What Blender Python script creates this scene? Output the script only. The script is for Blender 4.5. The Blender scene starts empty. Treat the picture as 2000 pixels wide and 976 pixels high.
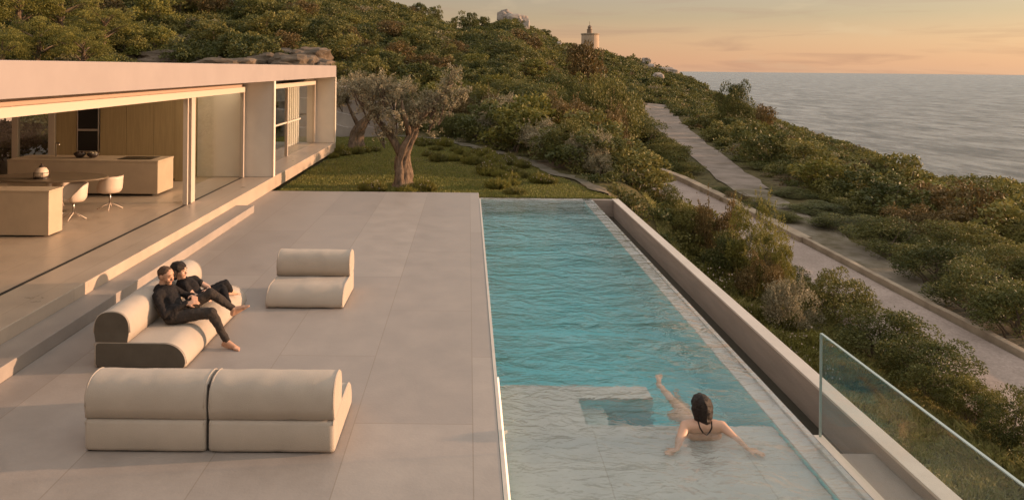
import bpy, bmesh, math, random
import numpy as np
from mathutils import Vector, Matrix, noise as mnoise

random.seed(7)
RNG = np.random.default_rng(7)
SC = bpy.context.scene
COL = SC.collection
PI = math.pi
R = math.radians

# ------------------------------------------------------------------ camera
EYE = 3.3
cam_d = bpy.data.cameras.new('camera')
cam = bpy.data.objects.new('camera', cam_d)
COL.objects.link(cam)
cam.location = (0, 0, EYE)
cam.rotation_euler = (Matrix.Rotation(R(90), 3, 'X') @ Matrix.Rotation(R(0.53), 3, 'Z')).to_euler()
cam_d.sensor_width = 36
cam_d.lens = 36 * 1400 / 2000
cam_d.shift_x = (1000 - 915) / 2000
cam_d.shift_y = -(488 - 133) / 2000
cam_d.clip_start = 0.1
cam_d.clip_end = 60000
SC.camera = cam

# ------------------------------------------------------------------ light
SUN_AZ, SUN_EL = 83.0, 7.0          # azimuth from +Y towards +X
w = bpy.data.worlds.new('World'); SC.world = w; w.use_nodes = True
nt = w.node_tree; nt.nodes.clear()
N = nt.nodes.new; L = nt.links.new
out = N('ShaderNodeOutputWorld'); bg = N('ShaderNodeBackground')
sky = N('ShaderNodeTexSky'); sky.sky_type = 'NISHITA'; sky.sun_disc = False
sky.sun_elevation = R(SUN_EL); sky.sun_rotation = R(SUN_AZ); sky.altitude = 50
sky.dust_density = 2.0; sky.air_density = 1.0; sky.ozone_density = 1.0
geo = N('ShaderNodeTexCoord'); sep = N('ShaderNodeSeparateXYZ')
L(geo.outputs['Generated'], sep.inputs[0])
ramp = N('ShaderNodeValToRGB')
cr = ramp.color_ramp
stops = [(0.0, (.40, .27, .20)), (0.498, (.52, .29, .18)), (0.505, (.53, .28, .165)), (0.520, (.47, .275, .165)), (0.535, (.335, .235, .155)),
         (0.555, (.29, .225, .18)), (0.62, (.48, .41, .35)), (0.75, (.72, .66, .60)), (1.0, (.80, .76, .75))]
while len(cr.elements) < len(stops): cr.elements.new(0.5)
for e, (p, c) in zip(cr.elements, stops):
    e.position = p; e.color = (*c, 1)
mr = N('ShaderNodeMapRange'); mr.inputs[1].default_value = -1; mr.inputs[2].default_value = 1
L(sep.outputs['Z'], mr.inputs[0]); L(mr.outputs[0], ramp.inputs[0])
# brighter, yellower air towards the sun side
dotn = N('ShaderNodeVectorMath'); dotn.operation = 'DOT_PRODUCT'
dotn.inputs[1].default_value = (math.sin(R(SUN_AZ)), math.cos(R(SUN_AZ)), 0.05)
L(geo.outputs['Generated'], dotn.inputs[0])
glow = N('ShaderNodeMapRange'); glow.inputs[1].default_value = 0.1; glow.inputs[2].default_value = 1.0
glow.inputs[3].default_value = 0.0; glow.inputs[4].default_value = 1.0
L(dotn.outputs['Value'], glow.inputs[0])
gm = N('ShaderNodeMix'); gm.data_type = 'RGBA'; gm.blend_type = 'ADD'
gm.inputs[7].default_value = (.10, .10, .075, 1)
L(glow.outputs[0], gm.inputs[0]); L(ramp.outputs[0], gm.inputs[6])
# thin streaky clouds
mp = N('ShaderNodeMapping'); mp.inputs['Scale'].default_value = (2.2, 2.2, 26)
L(geo.outputs['Generated'], mp.inputs[0])
cn = N('ShaderNodeTexNoise'); cn.inputs['Scale'].default_value = 2.4; cn.inputs['Detail'].default_value = 7
cn.inputs['Roughness'].default_value = .55; cn.inputs['Distortion'].default_value = .6
L(mp.outputs[0], cn.inputs[0])
cramp = N('ShaderNodeMapRange'); cramp.inputs[1].default_value = .50; cramp.inputs[2].default_value = .72
cramp.inputs[3].default_value = 0; cramp.inputs[4].default_value = .55
L(cn.outputs[0], cramp.inputs[0])
cm = N('ShaderNodeMix'); cm.data_type = 'RGBA'
cm.inputs[7].default_value = (.30, .165, .135, 1)
L(cramp.outputs[0], cm.inputs[0]); L(gm.outputs[2], cm.inputs[6])
# small pale puffs
mp2 = N('ShaderNodeMapping'); mp2.inputs['Scale'].default_value = (7, 7, 22); mp2.inputs['Location'].default_value = (3.1, 1.7, 0)
L(geo.outputs['Generated'], mp2.inputs[0])
cn2 = N('ShaderNodeTexNoise'); cn2.inputs['Scale'].default_value = 1.6; cn2.inputs['Detail'].default_value = 5
L(mp2.outputs[0], cn2.inputs[0])
cr2 = N('ShaderNodeMapRange'); cr2.inputs[1].default_value = .60; cr2.inputs[2].default_value = .78
cr2.inputs[3].default_value = 0; cr2.inputs[4].default_value = .5
L(cn2.outputs[0], cr2.inputs[0])
cm2 = N('ShaderNodeMix'); cm2.data_type = 'RGBA'; cm2.inputs[7].default_value = (.52, .38, .25, 1)
L(cr2.outputs[0], cm2.inputs[0]); L(cm.outputs[2], cm2.inputs[6])
skm = N('ShaderNodeMix'); skm.data_type = 'RGBA'; skm.blend_type = 'ADD'; skm.inputs[0].default_value = 1
nsc = N('ShaderNodeMix'); nsc.data_type = 'RGBA'; nsc.blend_type = 'MULTIPLY'; nsc.inputs[0].default_value = 1
nsc.inputs[7].default_value = (.42, .40, .36, 1)
L(sky.outputs[0], nsc.inputs[6])
sscale = N('ShaderNodeVectorMath'); sscale.operation = 'SCALE'; sscale.inputs['Scale'].default_value = 9.0   # gradient in sky units
L(cm2.outputs[2], sscale.inputs[0])
L(sscale.outputs[0], skm.inputs[6]); L(nsc.outputs[2], skm.inputs[7])
L(skm.outputs[2], bg.inputs[0]); bg.inputs[1].default_value = 0.1
L(bg.outputs[0], out.inputs[0])

sd = bpy.data.lights.new('sun', 'SUN'); sun = bpy.data.objects.new('sun', sd); COL.objects.link(sun)
sd.energy = 5.0; sd.angle = R(0.7); sd.color = (1.0, .60, .36)
sdir = Vector((math.sin(R(SUN_AZ)) * math.cos(R(SUN_EL)), math.cos(R(SUN_AZ)) * math.cos(R(SUN_EL)), math.sin(R(SUN_EL))))
sun.rotation_euler = sdir.to_track_quat('Z', 'Y').to_euler()
sun.location = (60, 10, 30)

SC.view_settings.view_transform = 'Standard'; SC.view_settings.look = 'None'
SC.view_settings.exposure = 0.35; SC.view_settings.gamma = 1
SC.cycles.use_denoising = True
SC.cycles.caustics_refractive = True; SC.cycles.caustics_reflective = False
SC.cycles.max_bounces = 10; SC.cycles.transmission_bounces = 8; SC.cycles.transparent_max_bounces = 12
SC.cycles.diffuse_bounces = 4; SC.cycles.sample_clamp_indirect = 6

# ------------------------------------------------------------------ materials
def mat(name, color, rough=.6, spec=.4, metal=0, noise_amt=0, noise_scale=4, bump=0, bump_scale=40, color2=None, scale3=(1, 1, 1), detail=6, sheen=0):
    m = bpy.data.materials.new(name); m.use_nodes = True
    t = m.node_tree; b = t.nodes['Principled BSDF']
    b.inputs['Roughness'].default_value = rough; b.inputs['Metallic'].default_value = metal
    b.inputs['Specular IOR Level'].default_value = spec
    b.inputs['Base Color'].default_value = (*color, 1)
    if sheen: b.inputs['Sheen Weight'].default_value = sheen
    if noise_amt or color2 or bump:
        tc = t.nodes.new('ShaderNodeNewGeometry'); mpn = t.nodes.new('ShaderNodeMapping')
        mpn.inputs['Scale'].default_value = scale3
        t.links.new(tc.outputs['Position'], mpn.inputs[0])
    if noise_amt or color2:
        n = t.nodes.new('ShaderNodeTexNoise'); n.inputs['Scale'].default_value = noise_scale; n.inputs['Detail'].default_value = detail
        n.inputs['Roughness'].default_value = .6
        t.links.new(mpn.outputs[0], n.inputs[0])
        mx = t.nodes.new('ShaderNodeMix'); mx.data_type = 'RGBA'
        c2 = color2 or tuple(c * (1 - noise_amt) for c in color)
        mx.inputs[6].default_value = (*color, 1); mx.inputs[7].default_value = (*c2, 1)
        rr = t.nodes.new('ShaderNodeMapRange'); rr.inputs[1].default_value = .35; rr.inputs[2].default_value = .65
        t.links.new(n.outputs[0], rr.inputs[0]); t.links.new(rr.outputs[0], mx.inputs[0])
        t.links.new(mx.outputs[2], b.inputs['Base Color'])
    if bump:
        n2 = t.nodes.new('ShaderNodeTexNoise'); n2.inputs['Scale'].default_value = bump_scale; n2.inputs['Detail'].default_value = 4
        t.links.new(mpn.outputs[0], n2.inputs[0])
        bp = t.nodes.new('ShaderNodeBump'); bp.inputs['Strength'].default_value = bump; bp.inputs['Distance'].default_value = .02
        t.links.new(n2.outputs[0], bp.inputs['Height']); t.links.new(bp.outputs[0], b.inputs['Normal'])
    return m

def leaf_mat(name, c1, c2, c3, transl=.25, patch=.35):
    """green with a tint attribute per leaf, a per-plant random and slow patches"""
    m = bpy.data.materials.new(name); m.use_nodes = True
    t = m.node_tree; b = t.nodes['Principled BSDF']; b.inputs['Roughness'].default_value = .55
    b.inputs['Specular IOR Level'].default_value = .25
    at = t.nodes.new('ShaderNodeAttribute'); at.attribute_name = 'tint'
    oi = t.nodes.new('ShaderNodeObjectInfo')
    g = t.nodes.new('ShaderNodeNewGeometry'); n = t.nodes.new('ShaderNodeTexNoise'); n.inputs['Scale'].default_value = patch; n.inputs['Detail'].default_value = 3
    t.links.new(g.outputs['Position'], n.inputs[0])
    a = t.nodes.new('ShaderNodeMath'); a.operation = 'MULTIPLY_ADD'; a.inputs[1].default_value = .35
    t.links.new(oi.outputs['Random'], a.inputs[0])
    a2 = t.nodes.new('ShaderNodeMath'); a2.operation = 'MULTIPLY_ADD'; a2.inputs[1].default_value = 2.2; a2.inputs[2].default_value = -.78
    t.links.new(n.outputs[0], a2.inputs[0]); t.links.new(a2.outputs[0], a.inputs[2])
    mx = t.nodes.new('ShaderNodeMix'); mx.data_type = 'RGBA'; mx.inputs[6].default_value = (*c1, 1); mx.inputs[7].default_value = (*c2, 1)
    t.links.new(a.outputs[0], mx.inputs[0])
    mx2 = t.nodes.new('ShaderNodeMix'); mx2.data_type = 'RGBA'; mx2.inputs[7].default_value = (*c3, 1)
    p = t.nodes.new('ShaderNodeMath'); p.operation = 'POWER'; p.inputs[1].default_value = 1.8
    t.links.new(at.outputs['Fac'], p.inputs[0]); t.links.new(p.outputs[0], mx2.inputs[0]); t.links.new(mx.outputs[2], mx2.inputs[6])
    t.links.new(mx2.outputs[2], b.inputs['Base Color'])
    tr = t.nodes.new('ShaderNodeBsdfTranslucent'); t.links.new(mx2.outputs[2], tr.inputs[0])
    ms = t.nodes.new('ShaderNodeMixShader'); ms.inputs[0].default_value = transl
    t.links.new(b.outputs[0], ms.inputs[1]); t.links.new(tr.outputs[0], ms.inputs[2])
    t.links.new(ms.outputs[0], t.nodes['Material Output'].inputs[0])
    return m

M = {}
M['plaster'] = mat('plaster', (.345, .295, .275), .75, noise_amt=.07, noise_scale=1.5, bump=.05, bump_scale=60)
M['board'] = mat('board', (.78, .71, .62), .7, noise_amt=.06, noise_scale=2)
M['cream_metal'] = mat('cream_metal', (.60, .50, .41), .45, noise_amt=.05)
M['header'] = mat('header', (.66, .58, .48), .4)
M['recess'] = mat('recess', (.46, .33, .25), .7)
M['cabinet'] = mat('cabinet', (.46, .34, .18), .55, noise_amt=.16, noise_scale=3, scale3=(9, 9, .5))
M['island'] = mat('island', (.50, .39, .28), .5, noise_amt=.12, noise_scale=2.5, bump=.04, bump_scale=30)
M['dark_gap'] = mat('dark_gap', (.03, .025, .02), .8)
M['oven_glass'] = mat('oven_glass', (.012, .011, .010), .3, spec=.3)
M['steel'] = mat('steel', (.55, .52, .48), .3, metal=1)
M['white_shell'] = mat('white_shell', (.62, .50, .40), .45)
M['table_wood'] = mat('table_wood', (.20, .15, .10), .45, noise_amt=.3, noise_scale=3, scale3=(1, 8, 1))
M['fabric'] = mat('fabric', (.475, .405, .33), .95, spec=.1, noise_amt=.10, noise_scale=3, bump=.35, bump_scale=220, sheen=.15)
M['fabric_shaded'] = mat('fabric_shaded', (.13, .11, .085), .95, spec=.1, noise_amt=.15, noise_scale=6, bump=.35, bump_scale=220)  # same upholstery facing away from the sun, shade put into the colour
M['black'] = mat('black', (.019, .016, .015), .85, spec=.2, bump=.5, bump_scale=45)
M['trouser'] = mat('trouser', (.045, .036, .030), .85, spec=.2, bump=.5, bump_scale=40)
M['trouser2'] = mat('trouser2', (.012, .011, .012), .85, spec=.2, bump=.5, bump_scale=40)
M['skin'] = mat('skin', (.52, .29, .185), .5, spec=.35, noise_amt=.08, noise_scale=12)
M['skin2'] = mat('skin2', (.58, .35, .24), .5, spec=.35, noise_amt=.06, noise_scale=12)
M['hair_dark'] = mat('hair_dark', (.022, .012, .008), .5, spec=.4, bump=.9, bump_scale=70, scale3=(4, 4, .6))
M['hair_brown'] = mat('hair_brown', (.09, .05, .028), .7, bump=.8, bump_scale=120)
M['trunk'] = mat('trunk', (.24, .17, .115), .95, spec=.1, noise_amt=.6, noise_scale=7, bump=1, bump_scale=9, scale3=(3, 3, .8))
M['twig'] = mat('twig', (.16, .12, .09), .95, spec=.1, noise_amt=.4, noise_scale=8)
M['rock'] = mat('rock', (.19, .145, .105), .95, spec=.1, color2=(.085, .065, .045), noise_scale=.8, bump=1, bump_scale=3, scale3=(1, 1, 2.5))
M['pale_rock'] = mat('pale_rock', (.38, .33, .28), .95, spec=.1, color2=(.26, .215, .18), noise_scale=.5, bump=1, bump_scale=2)
M['kerb'] = mat('kerb', (.40, .32, .23), .9, spec=.1, color2=(.27, .21, .15), noise_scale=1.5, bump=.6, bump_scale=18)
M['grass'] = leaf_mat('grass', (0.115, 0.149, 0.032), (0.196, 0.192, 0.049), (0.344, 0.306, 0.091), .2, .8)
M['leaf_dark'] = leaf_mat('leaf_dark', (0.048, 0.061, 0.019), (0.099, 0.110, 0.031), (0.196, 0.184, 0.052))
M['leaf_olive'] = leaf_mat('leaf_olive', (0.073, 0.083, 0.022), (0.149, 0.142, 0.037), (0.257, 0.223, 0.062))
M['leaf_silver'] = leaf_mat('leaf_silver', (0.152, 0.143, 0.080), (0.246, 0.203, 0.123), (0.500, 0.427, 0.275))
M['leaf_brown'] = leaf_mat('leaf_brown', (0.079, 0.057, 0.021), (0.148, 0.101, 0.034), (0.203, 0.144, 0.055))
M['leaf_lime'] = leaf_mat('leaf_lime', (0.091, 0.099, 0.020), (0.174, 0.164, 0.033), (0.302, 0.267, 0.066))
M['leaf_stuff'] = leaf_mat('leaf_stuff', (0.043, 0.055, 0.016), (0.172, 0.153, 0.040), (0.280, 0.249, 0.076), .2, .09)
M['meadow'] = leaf_mat('meadow', (0.228, 0.240, 0.072), (0.300, 0.282, 0.090), (0.444, 0.372, 0.156), .2, .8)
M['flower'] = mat('flower', (.62, .50, .42), .8)

# paving with big slabs and fine joints
def paving(name, c1, c2, joint, bw, bh, off=(0, 0), jw=.006, rough=.5, wave=.03):
    m = bpy.data.materials.new(name); m.use_nodes = True
    t = m.node_tree; b = t.nodes['Principled BSDF']
    g = t.nodes.new('ShaderNodeNewGeometry'); mpn = t.nodes.new('ShaderNodeMapping')
    mpn.inputs['Rotation'].default_value = (0, 0, R(90)); mpn.inputs['Location'].default_value = (off[0], off[1], 0)
    t.links.new(g.outputs['Position'], mpn.inputs[0])
    br = t.nodes.new('ShaderNodeTexBrick'); br.inputs['Scale'].default_value = 1
    br.inputs['Brick Width'].default_value = bw; br.inputs['Row Height'].default_value = bh
    br.inputs['Mortar Size'].default_value = jw; br.inputs['Mortar Smooth'].default_value = .3; br.inputs['Bias'].default_value = 0
    br.inputs['Color1'].default_value = (*c1, 1); br.inputs['Color2'].default_value = (*c2, 1); br.inputs['Mortar'].default_value = (*joint, 1)
    t.links.new(mpn.outputs[0], br.inputs['Vector'])
    n = t.nodes.new('ShaderNodeTexNoise'); n.inputs['Scale'].default_value = 2.1; n.inputs['Detail'].default_value = 10; n.inputs['Roughness'].default_value = .72
    t.links.new(g.outputs['Position'], n.inputs[0])
    rr = t.nodes.new('ShaderNodeMapRange'); rr.inputs[1].default_value = .3; rr.inputs[2].default_value = .7; rr.inputs[3].default_value = .87; rr.inputs[4].default_value = 1.10
    t.links.new(n.outputs[0], rr.inputs[0])
    mx = t.nodes.new('ShaderNodeVectorMath'); mx.operation = 'SCALE'
    t.links.new(br.outputs['Color'], mx.inputs[0]); t.links.new(rr.outputs[0], mx.inputs['Scale'])
    t.links.new(mx.outputs[0], b.inputs['Base Color'])
    rr2 = t.nodes.new('ShaderNodeMapRange'); rr2.inputs[1].default_value = .3; rr2.inputs[2].default_value = .7; rr2.inputs[3].default_value = rough - .1; rr2.inputs[4].default_value = rough + .12
    t.links.new(n.outputs[0], rr2.inputs[0]); t.links.new(rr2.outputs[0], b.inputs['Roughness'])
    b.inputs['Specular IOR Level'].default_value = .35
    bp = t.nodes.new('ShaderNodeBump'); bp.inputs['Strength'].default_value = .12; bp.inputs['Distance'].default_value = .01
    n3 = t.nodes.new('ShaderNodeTexNoise'); n3.inputs['Scale'].default_value = 35; n3.inputs['Detail'].default_value = 4
    t.links.new(g.outputs['Position'], n3.inputs[0]); t.links.new(n3.outputs[0], bp.inputs['Height']); t.links.new(bp.outputs[0], b.inputs['Normal'])
    return m
M['terrace'] = paving('terrace', (.365, .313, .268), (.322, .276, .238), (.275, .228, .185), 3.1, 1.1, (.45, -.07))
M['floor_in'] = paving('floor_in', (.50, .40, .31), (.47, .375, .29), (.36, .28, .20), 3.1, 1.1, (.2, 0), rough=.35)
M['pool_stone'] = paving('pool_stone', (.50, .485, .455), (.465, .455, .43), (.40, .37, .33), 2.4, 1.3, (.2, .1), rough=.6)
M['pool_deep'] = mat('pool_deep', (.20, .58, .62), .6, noise_amt=.06, noise_scale=2)
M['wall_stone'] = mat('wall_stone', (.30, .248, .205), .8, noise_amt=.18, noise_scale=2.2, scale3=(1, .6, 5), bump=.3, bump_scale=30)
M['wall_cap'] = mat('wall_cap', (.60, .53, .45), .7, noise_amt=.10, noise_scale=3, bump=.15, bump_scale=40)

# ------------------------------------------------------------------ object helpers
def tag(o, label=None, cat=None, group=None, kind=None):
    if label: o['label'] = label
    if cat: o['category'] = cat
    if group: o['group'] = group
    if kind: o['kind'] = kind
    return o
def empty(name, loc, label=None, cat=None, group=None):
    o = bpy.data.objects.new(name, None); COL.objects.link(o); o.location = loc; o.empty_display_size = .2
    return tag(o, label, cat, group)
def world_loc(o):
    v = Vector(o.location)
    while o.parent: o = o.parent; v += o.location
    return v
def link_bm(name, bm, m, parent=None, smooth=False, bevel=0, seg=2, origin=None):
    me = bpy.data.meshes.new(name)
    off = world_loc(parent) if parent else Vector(origin or (0, 0, 0))
    bmesh.ops.translate(bm, verts=bm.verts, vec=-off)
    bmesh.ops.recalc_face_normals(bm, faces=bm.faces)
    bm.to_mesh(me); bm.free()
    me.materials.append(M[m] if isinstance(m, str) else m)
    if smooth:
        me.polygons.foreach_set('use_smooth', [True] * len(me.polygons))
    o = bpy.data.objects.new(name, me); COL.objects.link(o)
    if parent: o.parent = parent
    elif origin: o.location = origin
    if bevel:
        b = o.modifiers.new('bevel', 'BEVEL'); b.width = bevel; b.segments = seg; b.limit_method = 'ANGLE'; b.angle_limit = R(40)
    return o
def box(bm, x0, x1, y0, y1, z0, z1):
    vs = [bm.verts.new((x, y, z)) for z in (z0, z1) for y in (y0, y1) for x in (x0, x1)]
    for f in ((0, 2, 3, 1), (4, 5, 7, 6), (0, 1, 5, 4), (2, 6, 7, 3), (0, 4, 6, 2), (1, 3, 7, 5)):
        bm.faces.new([vs[i] for i in f])
def boxo(name, b, m, parent=None, bevel=.006, **k):
    bm = bmesh.new()
    for q in (b if isinstance(b[0], (tuple, list)) else [b]): box(bm, *q)
    return link_bm(name, bm, m, parent, bevel=bevel, **k)
def tube(bm, pts, rad, n=8, cap=True, jitter=0):
    rings = []
    P = [Vector(p) for p in pts]
    up0 = None
    for i, p in enumerate(P):
        d = (P[min(i + 1, len(P) - 1)] - P[max(i - 1, 0)]).normalized()
        if up0 is None:
            up0 = d.orthogonal().normalized()
        a = (up0 - d * up0.dot(d)).normalized(); up0 = a
        c = d.cross(a); r = rad[i] if hasattr(rad, '__len__') else rad
        rings.append([bm.verts.new(p + (a * math.cos(2 * PI * k / n) + c * math.sin(2 * PI * k / n)) * r * (1 + random.uniform(-jitter, jitter))) for k in range(n)])
    for r0, r1 in zip(rings, rings[1:]):
        for k in range(n):
            bm.faces.new((r0[k], r0[(k + 1) % n], r1[(k + 1) % n], r1[k]))
    if cap:
        bm.faces.new(rings[0][::-1]); bm.faces.new(rings[-1])
def lathe(bm, prof, c, n=24, sx=1, sy=1):
    rings = []
    for r, z in prof:
        rings.append([bm.verts.new((c[0] + math.cos(2 * PI * k / n) * r * sx, c[1] + math.sin(2 * PI * k / n) * r * sy, c[2] + z)) for k in range(n)])
    for r0, r1 in zip(rings, rings[1:]):
        for k in range(n): bm.faces.new((r0[k], r0[(k + 1) % n], r1[(k + 1) % n], r1[k]))
    bm.faces.new(rings[0][::-1]); bm.faces.new(rings[-1])
def copy_tree(o, parent=None):
    c = o.copy(); COL.objects.link(c)
    if parent: c.parent = parent
    for ch in list(o.children): copy_tree(ch, c)
    return c
def fast_mesh(name, V, F, tint=None, m=None):
    """V (n,3), F (k,4) quads"""
    me = bpy.data.meshes.new(name)
    nv, nf = len(V), len(F); ns = F.shape[1]
    me.vertices.add(nv); me.vertices.foreach_set('co', V.astype(np.float32).ravel())
    me.loops.add(nf * ns); me.loops.foreach_set('vertex_index', F.astype(np.int32).ravel())
    me.polygons.add(nf); me.polygons.foreach_set('loop_start', (np.arange(nf) * ns).astype(np.int32))
    me.polygons.foreach_set('loop_total', np.full(nf, ns, np.int32))
    me.update(calc_edges=True)
    if tint is not None:
        a = me.attributes.new('tint', 'FLOAT', 'POINT'); a.data.foreach_set('value', tint.astype(np.float32))
    if m: me.materials.append(M[m])
    return me

# ------------------------------------------------------------------ terrain
def az(u): return math.degrees(math.atan((u - 915) / 1400))
# (u, skyline v, distance along Y, vegetation height there)
RIDGE = [(-2500, -90, 110, 3), (-500, -90, 130, 3), (0, -100, 140, 3), (400, -90, 140, 3), (650, -60, 140, 3), (780, 2, 150, 2), (850, 30, 165, 1.6), (895, 52, 180, 1.6),
         (960, 44, 190, 1.5), (1000, 28, 200, 1.5), (1060, 60, 230, 1.5), (1110, 85, 260, 1.5), (1130, 92, 290, 1.5), (1170, 94, 320, 1.5),
         (1200, 100, 320, 1.5), (1240, 112, 310, 1.4), (1290, 126, 290, 1.4), (1340, 147, 260, 1.4), (1400, 178, 220, 1.4), (1480, 217, 180, 1.4),
         (1560, 247, 150, 1.4), (1630, 272, 130, 1.3), (1700, 295, 118, 1.3), (1760, 322, 110, 1.3), (1830, 343, 105, 1.3), (1880, 346, 105, 1.3),
         (1940, 343, 112, 1.3), (2000, 353, 110, 1.3), (2200, 370, 90, 1.3)]
_ra = np.array([az(r[0]) for r in RIDGE]); _rY = np.array([r[2] for r in RIDGE], float)
_rz = np.array([EYE + (133 + .0093 * (r[0] - 915) - r[1]) / 1400 * r[2] - r[3] for r in RIDGE])
_rr = _rY / np.cos(np.radians(_ra))
# extend around
RA = np.concatenate([[-180, -120, -85], _ra, [60, 90, 120, 180]])
RR = np.concatenate([[90, 90, 110], _rr, [80, 70, 70, 90]])
RZ = np.concatenate([[2, 6, 14], _rz, [-12, -12, -8, 2]])
R0A = [-180, -40, -20, -8, 2, 8, 11, 14, 16, 18, 21, 25, 30, 40, 60, 180]
R0V = [30, 34, 37, 38, 40, 50, 70, 100, 85, 60, 45, 35, 28, 22, 22, 30]
def ss(t): t = np.clip(t, 0, 1); return t * t * (3 - 2 * t)
def vnoise(x, y):
    return (np.sin(x * .071 + 1.3 + 2 * np.sin(y * .043)) * np.cos(y * .063 + .7 + 1.5 * np.sin(x * .031)) * .55
            + np.sin(x * .19 + 2.1 * np.sin(y * .11 + 1)) * np.sin(y * .17 + .3) * .3
            + np.sin(x * .47 + np.sin(y * .33) * 2) * np.sin(y * .41 + 1.9) * .15)
def terrain(x, y):
    x = np.asarray(x, float); y = np.asarray(y, float)
    r = np.hypot(x, y) + 1e-6; th = np.degrees(np.arctan2(x, y))
    k = ss((y - 18.6) / 3.0)                      # beyond the pool the drop beside the wall softens into a bank
    zn_wall = -.13 - 2.02 * ss((x - 3.93) / .03) - .35 * ss((x - 4.2) / 3.6)
    zn_bank = -.13 - 2.35 * ss((x - 4.5 - .03 * np.clip(y - 20, 0, 40)) / 3.0)
    zn = zn_wall * (1 - k) + zn_bank * k
    zn = zn - .10 * np.clip(x - 16.5 - .12 * np.clip(y - 25, 0, 200), 0, 400)
    zn = np.maximum(zn, -40)
    rr = np.interp(th, RA, RR); rz = np.interp(th, RA, RZ); r0 = np.interp(th, R0A, R0V)
    t = np.clip((r - r0) / np.maximum(rr - r0, 5), 0, 1)
    p = np.where(th < 6, t ** .9, t ** 1.15)
    z = zn * (1 - p) + rz * p
    amp = 2.2 * np.sin(np.clip(t, 0, 1) * PI) ** .8
    z = z + amp * vnoise(x, y)
    over = np.clip(r - rr, 0, 1e5)
    z = z - over * .42 - .004 * np.clip(over, 0, 20) ** 2
    z = np.where(th < -6, np.maximum(z, -5), z)
    return np.maximum(z, -75)
def tz(x, y): return float(terrain(x, y))

def axis(lo, hi, fine_lo, fine_hi, d, g, extra):
    a = list(np.arange(fine_lo, fine_hi + 1e-6, d))
    s = d; v = fine_hi
    while v < hi: s *= g; v += s; a.append(v)
    s = d; v = fine_lo
    while v > lo: s *= g; v -= s; a.append(v)
    a = [q for q in a if all(abs(q - e) > .12 for e in extra)] + list(extra)
    return np.array(sorted(a))
X0P, X1P, Y0P, Y1P = -26.0, 3.9, -8.0, 18.55      # pit below terrace and pool
ax = axis(-420, 700, -26, 30, .6, 1.035, [X0P, X0P - .03, X1P - .02, X1P])
ay = axis(-300, 900, -8, 60, .6, 1.028, [Y0P, Y0P - .03, Y1P, Y1P + .03])
GX, GY = np.meshgrid(ax, ay, indexing='ij')
GZ = terrain(GX, GY)
pit = (GX > X0P - .001) & (GX < X1P - .01) & (GY > Y0P - .001) & (GY < Y1P + .001)
GZ = np.where(pit, -3.2, GZ)
nx, ny = GX.shape
V = np.stack([GX, GY, GZ], -1).reshape(-1, 3)
ii, jj = np.meshgrid(np.arange(nx - 1), np.arange(ny - 1), indexing='ij')
a = (ii * ny + jj).ravel()
F = np.stack([a, a + ny, a + ny + 1, a + 1], -1)
me = fast_mesh('terrain', V, F)
def ground_mat():
    m = bpy.data.materials.new('ground'); m.use_nodes = True
    t = m.node_tree; b = t.nodes['Principled BSDF']; b.inputs['Roughness'].default_value = .95; b.inputs['Specular IOR Level'].default_value = .1
    g = t.nodes.new('ShaderNodeNewGeometry')
    def nz(s, d=5):
        n = t.nodes.new('ShaderNodeTexNoise'); n.inputs['Scale'].default_value = s; n.inputs['Detail'].default_value = d
        t.links.new(g.outputs['Position'], n.inputs[0]); return n
    def mix(c1, c2, f, lo, hi):
        mx = t.nodes.new('ShaderNodeMix'); mx.data_type = 'RGBA'
        for s, c in ((6, c1), (7, c2)):
            if isinstance(c, tuple): mx.inputs[s].default_value = (*c, 1)
            else: t.links.new(c, mx.inputs[s])
        rr = t.nodes.new('ShaderNodeMapRange'); rr.inputs[1].default_value = lo; rr.inputs[2].default_value = hi
        t.links.new(f, rr.inputs[0]); t.links.new(rr.outputs[0], mx.inputs[0]); return mx.outputs[2]
    c = mix((.085, .078, .032), (.12, .095, .042), nz(.5).outputs[0], .35, .65)
    c = mix(c, (.17, .125, .085), nz(.22, 6).outputs[0], .56, .66)
    c = mix(c, (.035, .033, .014), nz(3).outputs[0], .5, .75)
    t.links.new(c, b.inputs['Base Color'])
    bp = t.nodes.new('ShaderNodeBump'); bp.inputs['Strength'].default_value = .8; bp.inputs['Distance'].default_value = .15
    t.links.new(nz(4, 8).outputs[0], bp.inputs['Height']); t.links.new(bp.outputs[0], b.inputs['Normal'])
    return m
M['ground'] = ground_mat()
me.materials.append(M['ground'])
me.polygons.foreach_set('use_smooth', [True] * len(me.polygons))
to = bpy.data.objects.new('terrain', me); COL.objects.link(to); tag(to, kind='structure')

# sea
bm = bmesh.new()
rs = [0, 60, 150, 300, 500, 900, 1600, 3000, 6000, 12000, 24000]
prev = None
for r_ in rs[1:]:
    ring = [bm.verts.new((r_ * math.cos(2 * PI * k / 96), r_ * math.sin(2 * PI * k / 96), -50)) for k in range(96)]
    if prev:
        for k in range(96): bm.faces.new((prev[k], prev[(k + 1) % 96], ring[(k + 1) % 96], ring[k]))
    prev = ring
sea = link_bm('sea', bm, 'ground'); tag(sea, kind='structure')
m = bpy.data.materials.new('sea_water'); m.use_nodes = True; t = m.node_tree; b = t.nodes['Principled BSDF']
b.inputs['Base Color'].default_value = (.16, .195, .205, 1); b.inputs['Roughness'].default_value = .25; b.inputs['IOR'].default_value = 1.33
g = t.nodes.new('ShaderNodeNewGeometry')
mpn = t.nodes.new('ShaderNodeMapping'); mpn.inputs['Scale'].default_value = (.030, .012, .02); t.links.new(g.outputs['Position'], mpn.inputs[0])
n = t.nodes.new('ShaderNodeTexNoise'); n.inputs['Scale'].default_value = 1.6; n.inputs['Detail'].default_value = 10; n.inputs['Roughness'].default_value = .74
t.links.new(mpn.outputs[0], n.inputs[0])
bp = t.nodes.new('ShaderNodeBump'); bp.inputs['Strength'].default_value = 1; bp.inputs['Distance'].default_value = 9
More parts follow.
